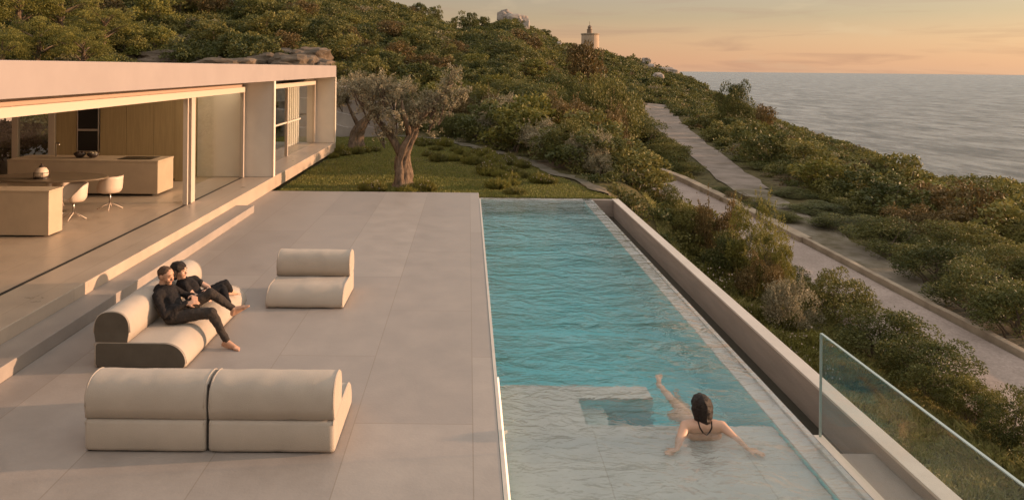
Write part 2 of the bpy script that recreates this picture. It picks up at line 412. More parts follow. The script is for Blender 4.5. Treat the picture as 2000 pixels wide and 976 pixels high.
t.links.new(n.outputs[0], bp.inputs['Height']); t.links.new(bp.outputs[0], b.inputs['Normal'])
mxs = t.nodes.new('ShaderNodeMix'); mxs.data_type = 'RGBA'; mxs.inputs[6].default_value = (.05, .08, .105, 1); mxs.inputs[7].default_value = (.34, .37, .375, 1)
rrs = t.nodes.new('ShaderNodeMapRange'); rrs.inputs[1].default_value = .40; rrs.inputs[2].default_value = .62
t.links.new(n.outputs[0], rrs.inputs[0]); t.links.new(rrs.outputs[0], mxs.inputs[0]); t.links.new(mxs.outputs[2], b.inputs['Base Color'])
sea.data.materials[0] = m; M['sea_water'] = m

# ------------------------------------------------------------------ terrace, pool
PX0, PX1 = .33, 3.18       # water from deck edge to infinity edge
PY0, PY1 = 2.0, 18.1
DECK_Y1 = 19.0
o = boxo('terrace', (-6.6, .30, -8, DECK_Y1, -.45, 0), 'terrace', bevel=.008); tag(o, kind='structure')
pool = empty('swimming_pool', (1.7, 10, 0), 'long turquoise infinity pool with a pale stone ledge along the right of the terrace', 'swimming pool')
DZ = -1.45; SZ = -.20
boxo('pool_floor', (.30, 3.17, PY0, PY1 + .25, DZ - .2, DZ), 'pool_deep', pool, bevel=0)
boxo('side_wall', (.302, .33, PY0, PY1 + .1, DZ, -.004), 'pool_deep', pool, bevel=0)
boxo('coping', (.303, .337, PY0, PY1 + .1, -.003, .003), 'wall_cap', pool, bevel=0)
boxo('shelf_core', (2.945, 3.118, PY0, PY1 - .03, DZ + .002, -.12), 'pool_deep', pool, bevel=0)
boxo('underwater_shelf', (2.94, 3.118, PY0, PY1 - .03, -.118, -.08), 'pool_stone', pool, bevel=.004)
boxo('infinity_edge', (3.12, 3.172, PY0, PY1 + .25, DZ + .002, -.022), 'pool_stone', pool, bevel=.004)
boxo('edge_kerb', (3.174, 3.26, PY0, 6.54, DZ + .002, -.012), 'wall_cap', pool, bevel=.004)
boxo('end_wall', (.334, 2.936, PY1 - .02, PY1 + .25, DZ + .002, -.03), 'pool_stone', pool, bevel=.006)
# shallow ledge with the notch of steps cut out of it
for a_, b_, c_, d_ in ((.334, 2.936, PY0, 6.85), (.334, 1.16, 6.851, 7.68), (1.161, 1.93, 7.40, 7.68)):
    boxo('ledge_core', (a_, b_, c_, d_, DZ + .003, SZ - .05), 'pool_deep', pool, bevel=0)
    boxo('shallow_ledge', (a_, b_, c_, d_, SZ - .048, SZ), 'pool_stone', pool, bevel=0)
for i, (xa, xb) in enumerate([(1.163, 1.42), (1.423, 1.68), (1.683, 1.93)]):
    boxo('step', (xa, xb, 6.853, 7.397, DZ + .004, -.42 - .27 * i), 'pool_stone', pool, bevel=.005)
# LED line under the deck edge along the shallow part
m = bpy.data.materials.new('led'); m.use_nodes = True
e = m.node_tree.nodes['Principled BSDF']; e.inputs['Emission Color'].default_value = (1, .52, .22, 1); e.inputs['Emission Strength'].default_value = 1.2
M['led'] = m
o = boxo('light_strip', (.3375, .354, PY0, 7.66, -.05, .002), 'led', pool, bevel=0); o['label'] = 'glowing warm light strip along the shallow end'

def pool_water_mat():
    m = bpy.data.materials.new('pool_water'); m.use_nodes = True; t = m.node_tree; b = t.nodes['Principled BSDF']
    b.inputs['Base Color'].default_value = (.97, 1, 1, 1); b.inputs['Roughness'].default_value = .01
    b.inputs['Transmission Weight'].default_value = 1; b.inputs['IOR'].default_value = 1.33
    g = t.nodes.new('ShaderNodeNewGeometry')
    def layer(sc, rot, s, d, dist):
        mpn = t.nodes.new('ShaderNodeMapping'); mpn.inputs['Scale'].default_value = sc; mpn.inputs['Rotation'].default_value = (0, 0, R(rot))
        t.links.new(g.outputs['Position'], mpn.inputs[0])
        n = t.nodes.new('ShaderNodeTexNoise'); n.inputs['Scale'].default_value = s; n.inputs['Detail'].default_value = d; n.inputs['Distortion'].default_value = dist
        n.inputs['Roughness'].default_value = .55
        t.links.new(mpn.outputs[0], n.inputs[0]); return n.outputs[0]
    a_ = layer((.9, 1.6, 1), 12, 1.8, 3, 1.2); c_ = layer((1, 1.6, 1), -24, 6.0, 3, .8)
    s1 = t.nodes.new('ShaderNodeMath'); s1.operation = 'MULTIPLY_ADD'; s1.inputs[1].default_value = .50
    t.links.new(c_, s1.inputs[0]); t.links.new(a_, s1.inputs[2])
    wind = layer((.35, .9, 1), 20, 1.1, 2, .4)
    wm = t.nodes.new('ShaderNodeMapRange'); wm.inputs[1].default_value = .36; wm.inputs[2].default_value = .64; wm.inputs[3].default_value = .55; wm.inputs[4].default_value = 1.15
    t.links.new(wind, wm.inputs[0]); s0 = s1
    s1 = t.nodes.new('ShaderNodeMath'); s1.operation = 'MULTIPLY'; t.links.new(s0.outputs[0], s1.inputs[0])
    sy = t.nodes.new('ShaderNodeSeparateXYZ'); t.links.new(g.outputs['Position'], sy.inputs[0])      # the water over the shallow ledge is calmer
    cy_ = t.nodes.new('ShaderNodeMapRange'); cy_.inputs[1].default_value = 6.3; cy_.inputs[2].default_value = 8.2; cy_.inputs[3].default_value = .38; cy_.inputs[4].default_value = 1
    t.links.new(sy.outputs['Y'], cy_.inputs[0])
    m2 = t.nodes.new('ShaderNodeMath'); m2.operation = 'MULTIPLY'; t.links.new(wm.outputs[0], m2.inputs[0]); t.links.new(cy_.outputs[0], m2.inputs[1]); t.links.new(m2.outputs[0], s1.inputs[1])
    for dist, sock in ((.045, 'Normal'), (.27, 'Coat Normal')):
        bp = t.nodes.new('ShaderNodeBump'); bp.inputs['Strength'].default_value = 1; bp.inputs['Distance'].default_value = dist
        t.links.new(s1.outputs[0], bp.inputs['Height']); t.links.new(bp.outputs[0], b.inputs[sock])
    b.inputs['Coat Weight'].default_value = 1; b.inputs['Coat IOR'].default_value = 1.38; b.inputs['Coat Roughness'].default_value = .03
    va = t.nodes.new('ShaderNodeVolumeAbsorption'); va.inputs[0].default_value = (.05, .91, .93, 1); va.inputs[1].default_value = .22
    t.links.new(va.outputs[0], t.nodes['Material Output'].inputs['Volume'])
    return m
M['pool_water'] = pool_water_mat()
o = boxo('pool_water', (.325, 3.168, PY0 + .01, PY1 + .18, DZ - .05, -.008), 'pool_water', pool, bevel=0)
# catch trough and outer wall
tr = empty('overflow_trough', (3.5, 10, -.5), 'dark overflow channel between the pool edge and the outer stone wall', 'water channel')
boxo('inner_end', (3.262, 3.768, 6.202, 6.598, -.75, -.21), 'wall_stone', tr)
boxo('trough_floor', (3.176, 3.768, 6.6, PY1 + .4, -.75, -.60), 'wall_stone', tr, bevel=0)
m = bpy.data.materials.new('trough_water'); m.use_nodes = True
b = m.node_tree.nodes['Principled BSDF']; b.inputs['Base Color'].default_value = (.035, .035, .025, 1); b.inputs['Roughness'].default_value = .08
M['trough_water'] = m
boxo('water', (3.176, 3.768, 6.6, PY1 + .4, -.598, -.50), 'trough_water', tr, bevel=0)
boxo('end_wall', (3.176, 3.77, PY1 + .4, PY1 + .55, -.75, -.075), 'wall_stone', tr)
boxo('end_platform', (3.262, 3.768, PY0, 6.2, -.75, -.20), 'wall_stone', tr)
ow = empty('outer_wall', (3.85, 10, 0), 'long low concrete wall with a pale flat top on the outer side of the pool', 'wall')
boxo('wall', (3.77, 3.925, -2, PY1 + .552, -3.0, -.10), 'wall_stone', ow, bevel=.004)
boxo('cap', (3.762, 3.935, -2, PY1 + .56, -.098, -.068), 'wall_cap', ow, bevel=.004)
# glass balustrade
m = bpy.data.materials.new('clear_glass'); m.use_nodes = True; t = m.node_tree
t.nodes.clear(); oo = t.nodes.new('ShaderNodeOutputMaterial'); gl = t.nodes.new('ShaderNodeBsdfGlossy'); gl.inputs['Roughness'].default_value = .02
tp = t.nodes.new('ShaderNodeBsdfTransparent'); tp.inputs[0].default_value = (.955, .975, .965, 1)
lw = t.nodes.new('ShaderNodeLayerWeight'); lw.inputs[0].default_value = .5
pw = t.nodes.new('ShaderNodeMath'); pw.operation = 'POWER'; pw.inputs[1].default_value = 4.5; t.links.new(lw.outputs['Facing'], pw.inputs[0])
fr = t.nodes.new('ShaderNodeMath'); fr.operation = 'MULTIPLY_ADD'; fr.inputs[1].default_value = .7; fr.inputs[2].default_value = .035; t.links.new(pw.outputs[0], fr.inputs[0])
mx = t.nodes.new('ShaderNodeMixShader')
t.links.new(fr.outputs[0], mx.inputs[0]); t.links.new(tp.outputs[0], mx.inputs[1]); t.links.new(gl.outputs[0], mx.inputs[2]); t.links.new(mx.outputs[0], oo.inputs[0])
M['clear_glass'] = m
M['glass_edge'] = mat('glass_edge', (.36, .43, .40), .2, spec=.6)
gb = empty('glass_balustrade', (3.22, 4, 0), 'clear frameless glass balustrade panel standing on the pool edge at the lower right', 'glass balustrade')
boxo('glass_panel', (3.214, 3.232, 1.0, 6.5, -.05, .92), 'clear_glass', gb, bevel=0)
boxo('edge', [(3.212, 3.234, 1.0, 6.503, .921, .929)], 'glass_edge', gb, bevel=0)
boxo('edge', [(3.212, 3.234, 6.501, 6.509, -.035, .920)], 'glass_edge', gb, bevel=0)

# ------------------------------------------------------------------ house
HX, GXL = -5.2, -6.0
FT, FZ = .33, .33
HL = -18.0
house = empty('modern_house', (-8, 14, 0), 'low modern cream house with a floating flat roof and open glass front beside the terrace', 'house')
boxo('floor_slab', (HL, HX, 1.5, 28.2, .002, FT), 'floor_in', house, bevel=.008)
boxo('roof', (HL, HX, 1.5, 28.2, 2.9, 3.34), 'plaster', house, bevel=.008)
boxo('terrace_step', (HX + .002, -4.8, 1.5, 16.15, .002, .165), 'terrace', house, bevel=.006)
boxo('fin_wall', (-7.25, HX + .004, 19.2, 19.36, FT + .002, 2.898), 'board', house)
boxo('fin_edge', (HX - .03, HX + .012, 19.17, 19.23, FT + .003, 2.897), 'header', house)
boxo('end_wall', (GXL - .3, HX + .003, 28.02, 28.198, FT + .002, 2.898), 'board', house)
boxo('fin_edge', (HX - .03, HX + .012, 28.0, 28.197, FT + .003, 2.897), 'header', house)
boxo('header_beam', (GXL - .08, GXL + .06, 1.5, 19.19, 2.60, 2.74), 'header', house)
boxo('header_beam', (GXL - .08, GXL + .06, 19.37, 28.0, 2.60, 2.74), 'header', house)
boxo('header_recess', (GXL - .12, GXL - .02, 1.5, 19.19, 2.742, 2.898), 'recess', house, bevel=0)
boxo('floor_track', (GXL - .03, GXL + .03, 1.5, 19.19, FT + .0005, FT + .004), 'dark_gap', house, bevel=0)
def mullion(y, w=.10, m_='cream_metal'):
    return boxo('mullion', (GXL - .05, GXL + .05, y - w / 2, y + w / 2, FT + .006, 2.598), m_, house, bevel=.004)
mullion(15.55, .22); mullion(15.25, .05); mullion(19.08, .12); mullion(23.7, .07); mullion(27.9, .12)
boxo('glazing', (GXL - .009, GXL + .009, 15.66, 19.01, FT + .008, 2.596), 'clear_glass', house, bevel=0)
boxo('glazing', (GXL - .009, GXL + .009, 19.40, 23.64, FT + .008, 2.596), 'clear_glass', house, bevel=0)
boxo('glazing', (GXL - .009, GXL + .009, 23.76, 27.83, FT + .008, 2.596), 'clear_glass', house, bevel=0)
boxo('window_rail', (GXL - .03, GXL + .03, 19.40, 25.6, 1.42, 1.47), 'header', house, bevel=0)
boxo('dark_door', (-7.5, -7.26, 18.35, 19.35, FT + .003, 2.80), 'cabinet', house)
m = bpy.data.materials.new('cove'); m.use_nodes = True
e = m.node_tree.nodes['Principled BSDF']; e.inputs['Emission Color'].default_value = (1, .78, .52, 1); e.inputs['Emission Strength'].default_value = 11.0
M['cove'] = m
boxo('cove_light', (GXL - .17, GXL - .125, 1.5, 19.1, 2.76, 2.88), 'cove', house, bevel=0)
# inner partition walls behind the far wing glazing
boxo('inner_wall', (-8.4, -8.3, 19.37, 28.0, FT + .003, 2.898), 'cabinet', house)
boxo('curtain', [(-6.62 + .03 * (k % 2), -6.56 + .03 * (k % 2), 26.1 + k * .16, 26.26 + k * .16, FT + .02, 2.58) for k in range(11)], 'board', house, bevel=.01)
boxo('back_frame', [(-13.1, -12.9, 18.3, 18.42, FT + .003, 2.898), (-12.35, -12.22, 18.3, 18.42, FT + .003, 2.898), (-11.65, -11.5, 18.3, 18.42, FT + .003, 2.898), (-10.72, -10.56, 18.3, 18.42, FT + .003, 2.898)], 'cream_metal', house)
boxo('back_glazing', (-17.9, -10.57, 18.35, 18.362, FT + .01, 2.89), 'clear_glass', house, bevel=0)
boxo('back_column', (-12.9, -12.36, 18.5, 18.7, FT + .003, 2.898), 'plaster', house)
boxo('left_wall', (HL + .002, HL + .2, 1.5, 28.2, FT + .003, 2.898), 'plaster', house)

# kitchen wall of cabinets
cab = empty('kitchen_cabinets', (-9, 18.4, FT), 'tall wall of olive brown wooden kitchen cupboards at the back of the room', 'cupboard')
seams = [-10.55, -9.45, -8.62, -7.75, -7.25]
def oven_gap(x): return False
xs = [-10.55, -10.02, -9.42, -8.75, -8.05, -7.42, -7.27]
for i in range(len(xs) - 1):
    if i == 1:
        boxo('cupboard_door', (xs[1] + .004, xs[2] - .004, 18.36, 18.40, FT + .08, 1.06), 'cabinet', cab, bevel=.003)
        boxo('cupboard_door', (xs[1] + .004, xs[2] - .004, 18.36, 18.40, 2.20, 2.86), 'cabinet', cab, bevel=.003)
    else:
        boxo('cupboard_door', (xs[i] + .004, xs[i + 1] - .004, 18.36, 18.40, FT + .08, 2.86), 'cabinet', cab, bevel=.003)
boxo('carcass', (-10.55, -7.27, 18.402, 18.95, FT + .08, 2.895), 'cabinet', cab, bevel=0)
boxo('plinth', (-10.53, -7.29, 18.42, 18.9, FT + .002, FT + .078), 'dark_gap', cab, bevel=0)
ov = empty('double_oven', (-9.72, 18.36, 1.08), 'black glass double oven built into the brown kitchen cupboards', 'oven')
boxo('oven_frame', (xs[1] + .02, xs[2] - .02, 18.34, 18.398, 1.07, 2.19), 'steel', ov, bevel=.004)
boxo('oven_door', (xs[1] + .05, xs[2] - .05, 18.325, 18.338, 1.09, 1.60), 'oven_glass', ov, bevel=.003)
boxo('oven_door', (xs[1] + .05, xs[2] - .05, 18.325, 18.338, 1.65, 2.17), 'oven_glass', ov, bevel=.003)
boxo('oven_handle', (xs[1] + .06, xs[2] - .06, 18.29, 18.324, 1.605, 1.63), 'steel', ov, bevel=.003)
# island
isl = empty('kitchen_island', (-8.7, 16.6, FT), 'long beige kitchen island with a dark hob on its right end', 'kitchen island')
boxo('plinth', (-10.3, -7.15, 16.28, 16.98, FT + .002, FT + .058), 'dark_gap', isl, bevel=0)
boxo('island_body', (-10.40, -7.0, 16.2, 17.05, FT + .06, 1.098), 'island', isl, bevel=.005)
boxo('worktop', (-10.41, -6.99, 16.19, 17.06, 1.102, 1.14), 'island', isl, bevel=.004)
boxo('hob', (-8.0, -7.25, 16.35, 16.9, 1.141, 1.148), 'oven_glass', isl, bevel=0)
bm = bmesh.new(); tube(bm, [(-9.62, 16.75, 1.142), (-9.62, 16.75, 1.42), (-9.60, 16.72, 1.46), (-9.52, 16.66, 1.47), (-9.47, 16.62, 1.43)], .016, 8)
link_bm('tap', bm, 'steel', isl, smooth=True)
M['pot'] = mat('pot', (.05, .035, .03), .4, noise_amt=.4, noise_scale=20)
M['fruit'] = mat('fruit', (.35, .30, .22), .5, noise_amt=.5, noise_scale=14)
for i, (x, lab) in enumerate([(-8.98, 'dark round bowl left of the pair on the kitchen island'), (-8.68, 'dark round bowl right of the pair on the kitchen island')]):
    b_ = empty('bowl', (x, 16.6, 1.142), lab, 'bowl', 'bowls on the kitchen island')
    bm = bmesh.new(); lathe(bm, [(.04, 0), (.07, .01), (.12, .06), (.135, .11), (.12, .112), (.05, .05), (.0, .045)], (x, 16.6, 1.142)); link_bm('dish', bm, 'pot', b_, smooth=True)
    bm = bmesh.new()
    for k in range(5):
        bmesh.ops.create_icosphere(bm, subdivisions=2, radius=.045, matrix=Matrix.Translation((x + .06 * math.cos(k * 1.25), 16.6 + .06 * math.sin(k * 1.25), 1.142 + .10)))
    link_bm('fruit', bm, 'fruit' if i else 'pot', b_, smooth=True)
# sideboard near the camera
sb = empty('sideboard', (-9, 12.5, FT), 'beige box sideboard standing at the left edge in front of the dining table', 'sideboard')
boxo('plinth', (-10.4, -7.3, 12.36, 12.66, FT + .002, FT + .03), 'dark_gap', sb, bevel=0)
boxo('cabinet_body', (-10.6, -7.18, 12.3, 12.72, FT + .032, 1.10), 'island', sb, bevel=.005)
boxo('sideboard_top', (-10.61, -7.17, 12.29, 12.73, 1.102, 1.13), 'island', sb, bevel=.004)
# dining table
tb = empty('dining_table', (-8.3, 14.3, FT), 'oval dark wood dining table between the sideboard and the kitchen island', 'table')
bm = bmesh.new(); lathe(bm, [(.96, 0), (1.0, .012), (1.0, .03), (.98, .038)], (-8.35, 14.3, 1.02), 48, 1.15, .62); link_bm('tabletop', bm, 'table_wood', tb)
bm = bmesh.new(); lathe(bm, [(.32, 0), (.30, .02), (.06, .06), (.05, .62), (.14, .688)], (-8.35, 14.3, FT + .002), 24); link_bm('pedestal', bm, 'steel', tb, smooth=True)
# lantern / kettle
lt = empty('lantern', (-8.3, 14.1, 1.06), 'white dome lantern in a black wire frame on the dining table', 'lantern')
lx, ly, lz = -8.35, 14.05, 1.059
bm = bmesh.new(); lathe(bm, [(.08, .03), (.115, .05), (.125, .10), (.12, .15), (.09, .20), (.04, .225), (.0, .23)], (lx, ly, lz)); link_bm('glass_dome', bm, 'white_shell', lt, smooth=True)
bm = bmesh.new()
lathe(bm, [(.13, 0), (.13, .02), (.125, .028)], (lx, ly, lz))
tube(bm, [(lx + .135 * math.cos(k * PI / 12), ly + .135 * math.sin(k * PI / 12), lz + .12) for k in range(25)], .006, 5)
for k in range(4): tube(bm, [(lx + .135 * math.cos(k * PI / 2 + .7), ly + .135 * math.sin(k * PI / 2 + .7), lz + .0), (lx + .135 * math.cos(k * PI / 2 + .7), ly + .135 * math.sin(k * PI / 2 + .7), lz + .13)], .006, 5)
lathe(bm, [(.045, .215), (.05, .23), (.03, .26), (.012, .265), (.018, .29), (0.001, .30)], (lx, ly, lz), 12)
link_bm('frame', bm, 'pot', lt)
# shell chairs
def make_chair():
    c = empty('shell_chair', (0, 0, 0))
    bm = bmesh.new()
    nu, nv = 18, 12; grid = []
    for i in range(nu + 1):
        phi = -PI * .78 + 1.56 * PI * i / nu     # around, 0 = back
        row = []
        for j in range(nv + 1):
            tt = j / nv
            hback = .42 * max(0, math.cos(phi * .52)) ** 1.4 + .12 * max(0, 1 - abs(abs(phi) - 1.5) / 1.2) + .02
            rad = .02 + .24 * min(1, tt * 1.7) ** .8 + .03 * tt
            z = .44 + hback * max(0, (tt - .45) / .55) ** 1.1
            row.append(bm.verts.new((rad * math.sin(phi) * 1.08, -rad * math.cos(phi) * (1.0 + .15 * max(0, tt - .5)), z)))
        grid.append(row)
    for i in range(nu):
        for j in range(nv): bm.faces.new((grid[i][j], grid[i + 1][j], grid[i + 1][j + 1], grid[i][j + 1]))
    s = link_bm('seat_shell', bm, 'white_shell', c, smooth=True); so = s.modifiers.new('t', 'SOLIDIFY'); so.thickness = .016
    bm = bmesh.new(); tube(bm, [(0, 0, .16), (0, 0, .45)], .022, 10); link_bm('column', bm, 'steel', c, smooth=True)
    for k in range(4):
        a_ = k * PI / 2 + .6; bm = bmesh.new()
        tube(bm, [(0, 0, .17), (.16 * math.cos(a_), .16 * math.sin(a_), .09), (.30 * math.cos(a_), .30 * math.sin(a_), .012)], [.018, .014, .012], 8)
        link_bm('leg', bm, 'white_shell', c, smooth=True)
    return c
ch = make_chair()
spots = [(-7.55, 13.75, R(150), 'pale shell chair at the near end of the table, right of the sideboard'),
         (-7.35, 14.75, R(75), 'pale shell chair on a star base at the right end of the oval table'),
         (-9.6, 13.6, R(200), 'pale shell chair half hidden behind the sideboard left of the lantern'),
         (-8.6, 15.15, R(10), 'pale shell chair on the kitchen side of the oval table')]
for i, (x, y, a_, lab) in enumerate(spots):
    o = ch if i == 0 else copy_tree(ch)
    o.scale = (.80, .80, .78); o.location = (x, y, FT + .004); o.rotation_euler.z = a_; tag(o, lab, 'chair', 'shell chairs around the dining table')

# ------------------------------------------------------------------ sofas
def prof_base(d=.96, h=.265, r=.24):
    pts = [(0.02, 0), (0.0, .03), (0, h - .03), (.012, h - .008), (.04, h)]
    for k in range(0, 13):
        a_ = PI / 2 * (1 - k / 12); pts.append((d - r + r * math.cos(a_), h - r * .92 + r * .92 * math.sin(a_)))
    pts += [(d - .012, .005), (d - .03, 0)]
    return pts
def prof_roll(w=.40, h=.33):
    pts = [(.02, 0)]
    for k in range(0, 21):
        a_ = PI * (1 - k / 20); pts.append((w / 2 + w / 2 * math.copysign(abs(math.cos(a_)) ** .8, math.cos(a_)), .10 + (h - .10) * math.sin(a_) ** .75))
    pts += [(w - .02, 0)]
    return pts
def extrude(prof, width, inset=.0):
    """profile (depth, height); depth along +Y from back, width along X, rounded ends"""
    bm = bmesh.new()
    cy = sum(p[0] for p in prof) / len(prof); cz = sum(p[1] for p in prof) / len(prof)
    rings = []
    for x, s in ((0, .955), (.006, .978), (.02, .993), (.04, 1), *[(.04 + (width - .08) * q / 24, 1) for q in range(1, 24)], (width - .04, 1), (width - .02, .993), (width - .006, .978), (width, .955)):
        rings.append([bm.verts.new((x, cy + (p[0] - cy) * s, max(0.0, cz + (p[1] - cz) * s) if p[1] > .002 else 0)) for p in prof])
    n = len(prof)
    for a_, b_ in zip(rings, rings[1:]):
        for k in range(n): bm.faces.new((a_[k], a_[(k + 1) % n], b_[(k + 1) % n], b_[k]))
    bm.faces.new(rings[0]); bm.faces.new(rings[-1][::-1])
    return bm
_tc = bpy.data.textures.new('cushion', 'CLOUDS'); _tc.noise_scale = .22; _tc.noise_depth = 2
def sofa(name, loc, width, rz, label, group=None, depth=.96, roll=True, end_shaded=False):
    s = empty(name, loc, label, 'sofa', group); s.rotation_euler.z = rz
    def add(nm, bm, m_, dz=0, dy=0):
        bmesh.ops.translate(bm, verts=bm.verts, vec=(0, dy, dz)); bmesh.ops.recalc_face_normals(bm, faces=bm.faces)
        me = bpy.data.meshes.new(nm); bm.to_mesh(me); bm.free(); me.materials.append(M[m_]); me.materials.append(M['fabric_shaded'])
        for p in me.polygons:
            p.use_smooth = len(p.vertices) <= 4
            if end_shaded and len(p.vertices) > 4: p.material_index = 1  # unlit end faces get the fabric with painted shade
        o_ = bpy.data.objects.new(nm, me); COL.objects.link(o_); o_.parent = s; return o_
    for o_ in (add('seat_base', extrude(prof_base(depth), width), 'fabric', dz=.012), add('back_roll', extrude(prof_roll(), width), 'fabric', dz=.285)):
        d_ = o_.modifiers.new('d', 'DISPLACE'); d_.texture = _tc; d_.strength = .016; d_.texture_coords = 'GLOBAL'; d_.mid_level = .55
    for nm, pr, dz_ in (('seat_piping', prof_base(depth), .012), ('roll_piping', prof_roll(), .285)):
        cy = sum(p[0] for p in pr) / len(pr); cz = sum(p[1] for p in pr) / len(pr)
        for x_ in (.013, width - .013):
            bm = bmesh.new(); tube(bm, [(x_, cy + (p[0] - cy) * .992, cz + (p[1] - cz) * .992) for p in pr if p[1] > .03], .0055, 6)
            add(nm, bm, 'fabric', dz=dz_)
    bm = bmesh.new(); box(bm, .03, width - .03, .03, depth - .06, 0, .012); add('plinth', bm, 'dark_gap')
    return s
G1 = 'sofa modules side by side at the front'
sofa('sofa_module', (-3.25, 6.10, 0), 1.035, 0, 'grey upholstered sofa module at the front left, seen from behind', G1)
sofa('sofa_module', (-2.19, 6.10, 0), 1.075, 0, 'grey upholstered sofa module at the front right, its sunlit end towards the pool', G1)
bmx = boxo('joining_strap', (-2.208, -2.197, 6.14, 6.44, .01, .57), 'dark_gap', bevel=0, origin=(-2.2, 6.3, 0)); tag(bmx, 'thin black strap in the gap between the two front sofa modules', 'strap')
# lounge chair: faces the camera
sofa('lounge_chair', (-1.68, 10.72, 0), 1.06, PI, 'single grey armless lounge seat facing the camera, alone on the terrace')
# couple sofa: back to the house, facing the pool (+X); depth direction +Y -> +X: rotate -90
sofa('sofa_bench', (-4.06, 9.92, 0), 2.12, -PI / 2, 'long low sofa with a sunlit front carrying the seated couple', depth=1.02, end_shaded=True)

# ------------------------------------------------------------------ people
def capsules(parts, n=14):
    """parts: (p0, r0, p1, r1[, squash]) -> bmesh of closed tapered capsules"""
    bm = bmesh.new()
    for q in parts:
        p0, r0, p1, r1 = Vector(q[0]), q[1], Vector(q[2]), q[3]
        sq = q[4] if len(q) > 4 else None           # (axis vector, factor)
        d = p1 - p0; ln = d.length
        if ln < 1e-5: d = Vector((0, 0, 1)); ln = 1e-5
        d = d.normalized(); a_ = d.orthogonal().normalized(); c_ = d.cross(a_)
        rings = []
        st = [(-math.cos(k * PI / 10) * r0 * 1.0, math.sin(k * PI / 10) * r0, 0) for k in range(1, 5)] + [(0, r0, 0), (ln, r1, 0)] + [(ln + math.sin(k * PI / 10) * r1, math.cos(k * PI / 10) * r1, 0) for k in range(1, 5)]
        for h, r_, _ in st:
            ring = []
            for k in range(n):
                v = p0 + d * h + (a_ * math.cos(2 * PI * k / n) + c_ * math.sin(2 * PI * k / n)) * r_
                if sq:
                    ax_, f = Vector(sq[0]).normalized(), sq[1]
                    mid = p0 + d * h
                    v = v - ax_ * (v - mid).dot(ax_) * (1 - f)
                ring.append(bm.verts.new(v))
            rings.append(ring)
        for r0_, r1_ in zip(rings, rings[1:]):
            for k in range(n): bm.faces.new((r0_[k], r0_[(k + 1) % n], r1_[(k + 1) % n], r1_[k]))
        bm.faces.new(rings[0][::-1]); bm.faces.new(rings[-1])
    return bm
def fused(name, parts, m_, parent, voxel=.011, smooth=3):
    o_ = link_bm(name, capsules(parts), m_, parent)
    r_ = o_.modifiers.new('r', 'REMESH'); r_.mode = 'VOXEL'; r_.voxel_size = voxel; r_.use_smooth_shade = True
    s_ = o_.modifiers.new('s', 'SMOOTH'); s_.factor = .5; s_.iterations = smooth
    return o_
_tx = bpy.data.textures.new('folds', 'CLOUDS'); _tx.noise_scale = .09; _tx.noise_depth = 2
_tx2 = bpy.data.textures.new('locks', 'CLOUDS'); _tx2.noise_scale = .03; _tx2.noise_depth = 2
def folds(o_, tex, st):
    d_ = o_.modifiers.new('d', 'DISPLACE'); d_.texture = tex; d_.strength = st; d_.texture_coords = 'GLOBAL'; d_.mid_level = .5
    return o_
def hand(wrist, dirv, palm_n, s=1.0, curl=.5):
    d = Vector(dirv).normalized(); nrm = Vector(palm_n); nrm = (nrm - d * nrm.dot(d)).normalized(); side = d.cross(nrm)
    w_ = Vector(wrist); P = []
    k0 = w_ + d * .085 * s
    for i, off in enumerate((-.032, -.011, .011, .031)):
        P.append((w_ + d * .01 + side * off * .6 * s, .016 * s, k0 + side * off * s, .013 * s))
        L1 = (.034, .042, .044, .036)[3 - i] * s
        a_ = k0 + side * off * 1.05 * s
        b_ = a_ + (d * math.cos(curl * .6) + nrm * math.sin(curl * .6)) * L1
        c_ = b_ + (d * math.cos(curl * 1.5) + nrm * math.sin(curl * 1.5)) * L1 * .8
        P.append((a_, .0100 * s, b_, .0092 * s)); P.append((b_, .0092 * s, c_, .0078 * s))
    t0 = w_ + d * .03 * s - side * .028 * s; t1 = t0 + (d * .6 - side * .75 + nrm * .25).normalized() * .042 * s; t2 = t1 + (d * .9 - side * .3 + nrm * .3).normalized() * .032 * s
    P += [(t0, .014 * s, t1, .0115 * s), (t1, .011 * s, t2, .009 * s)]
    return P
def foot(ankle, toe_dir, down, s=1.0):
    a_ = Vector(ankle); f = Vector(toe_dir).normalized(); dn = Vector(down).normalized(); side = f.cross(dn)
    P = [(a_, .038 * s, a_ - f * .035 * s + dn * .045 * s, .032 * s), (a_ + f * .01 * s + dn * .01, .036 * s, a_ + f * .12 * s + dn * .052 * s, .028 * s),
         (a_ - f * .03 * s + dn * .05 * s, .028 * s, a_ + f * .13 * s + dn * .06 * s, .025 * s)]
    for i, o_ in enumerate((-.032, -.014, .002, .017, .030)):
        t0 = a_ + f * .13 * s + dn * .06 * s + side * o_ * s; P.append((t0, .015 * s, t0 + f * (.06 - .007 * i) * s + dn * .006 * s, (.0115 if i else .014) * s))
    return P
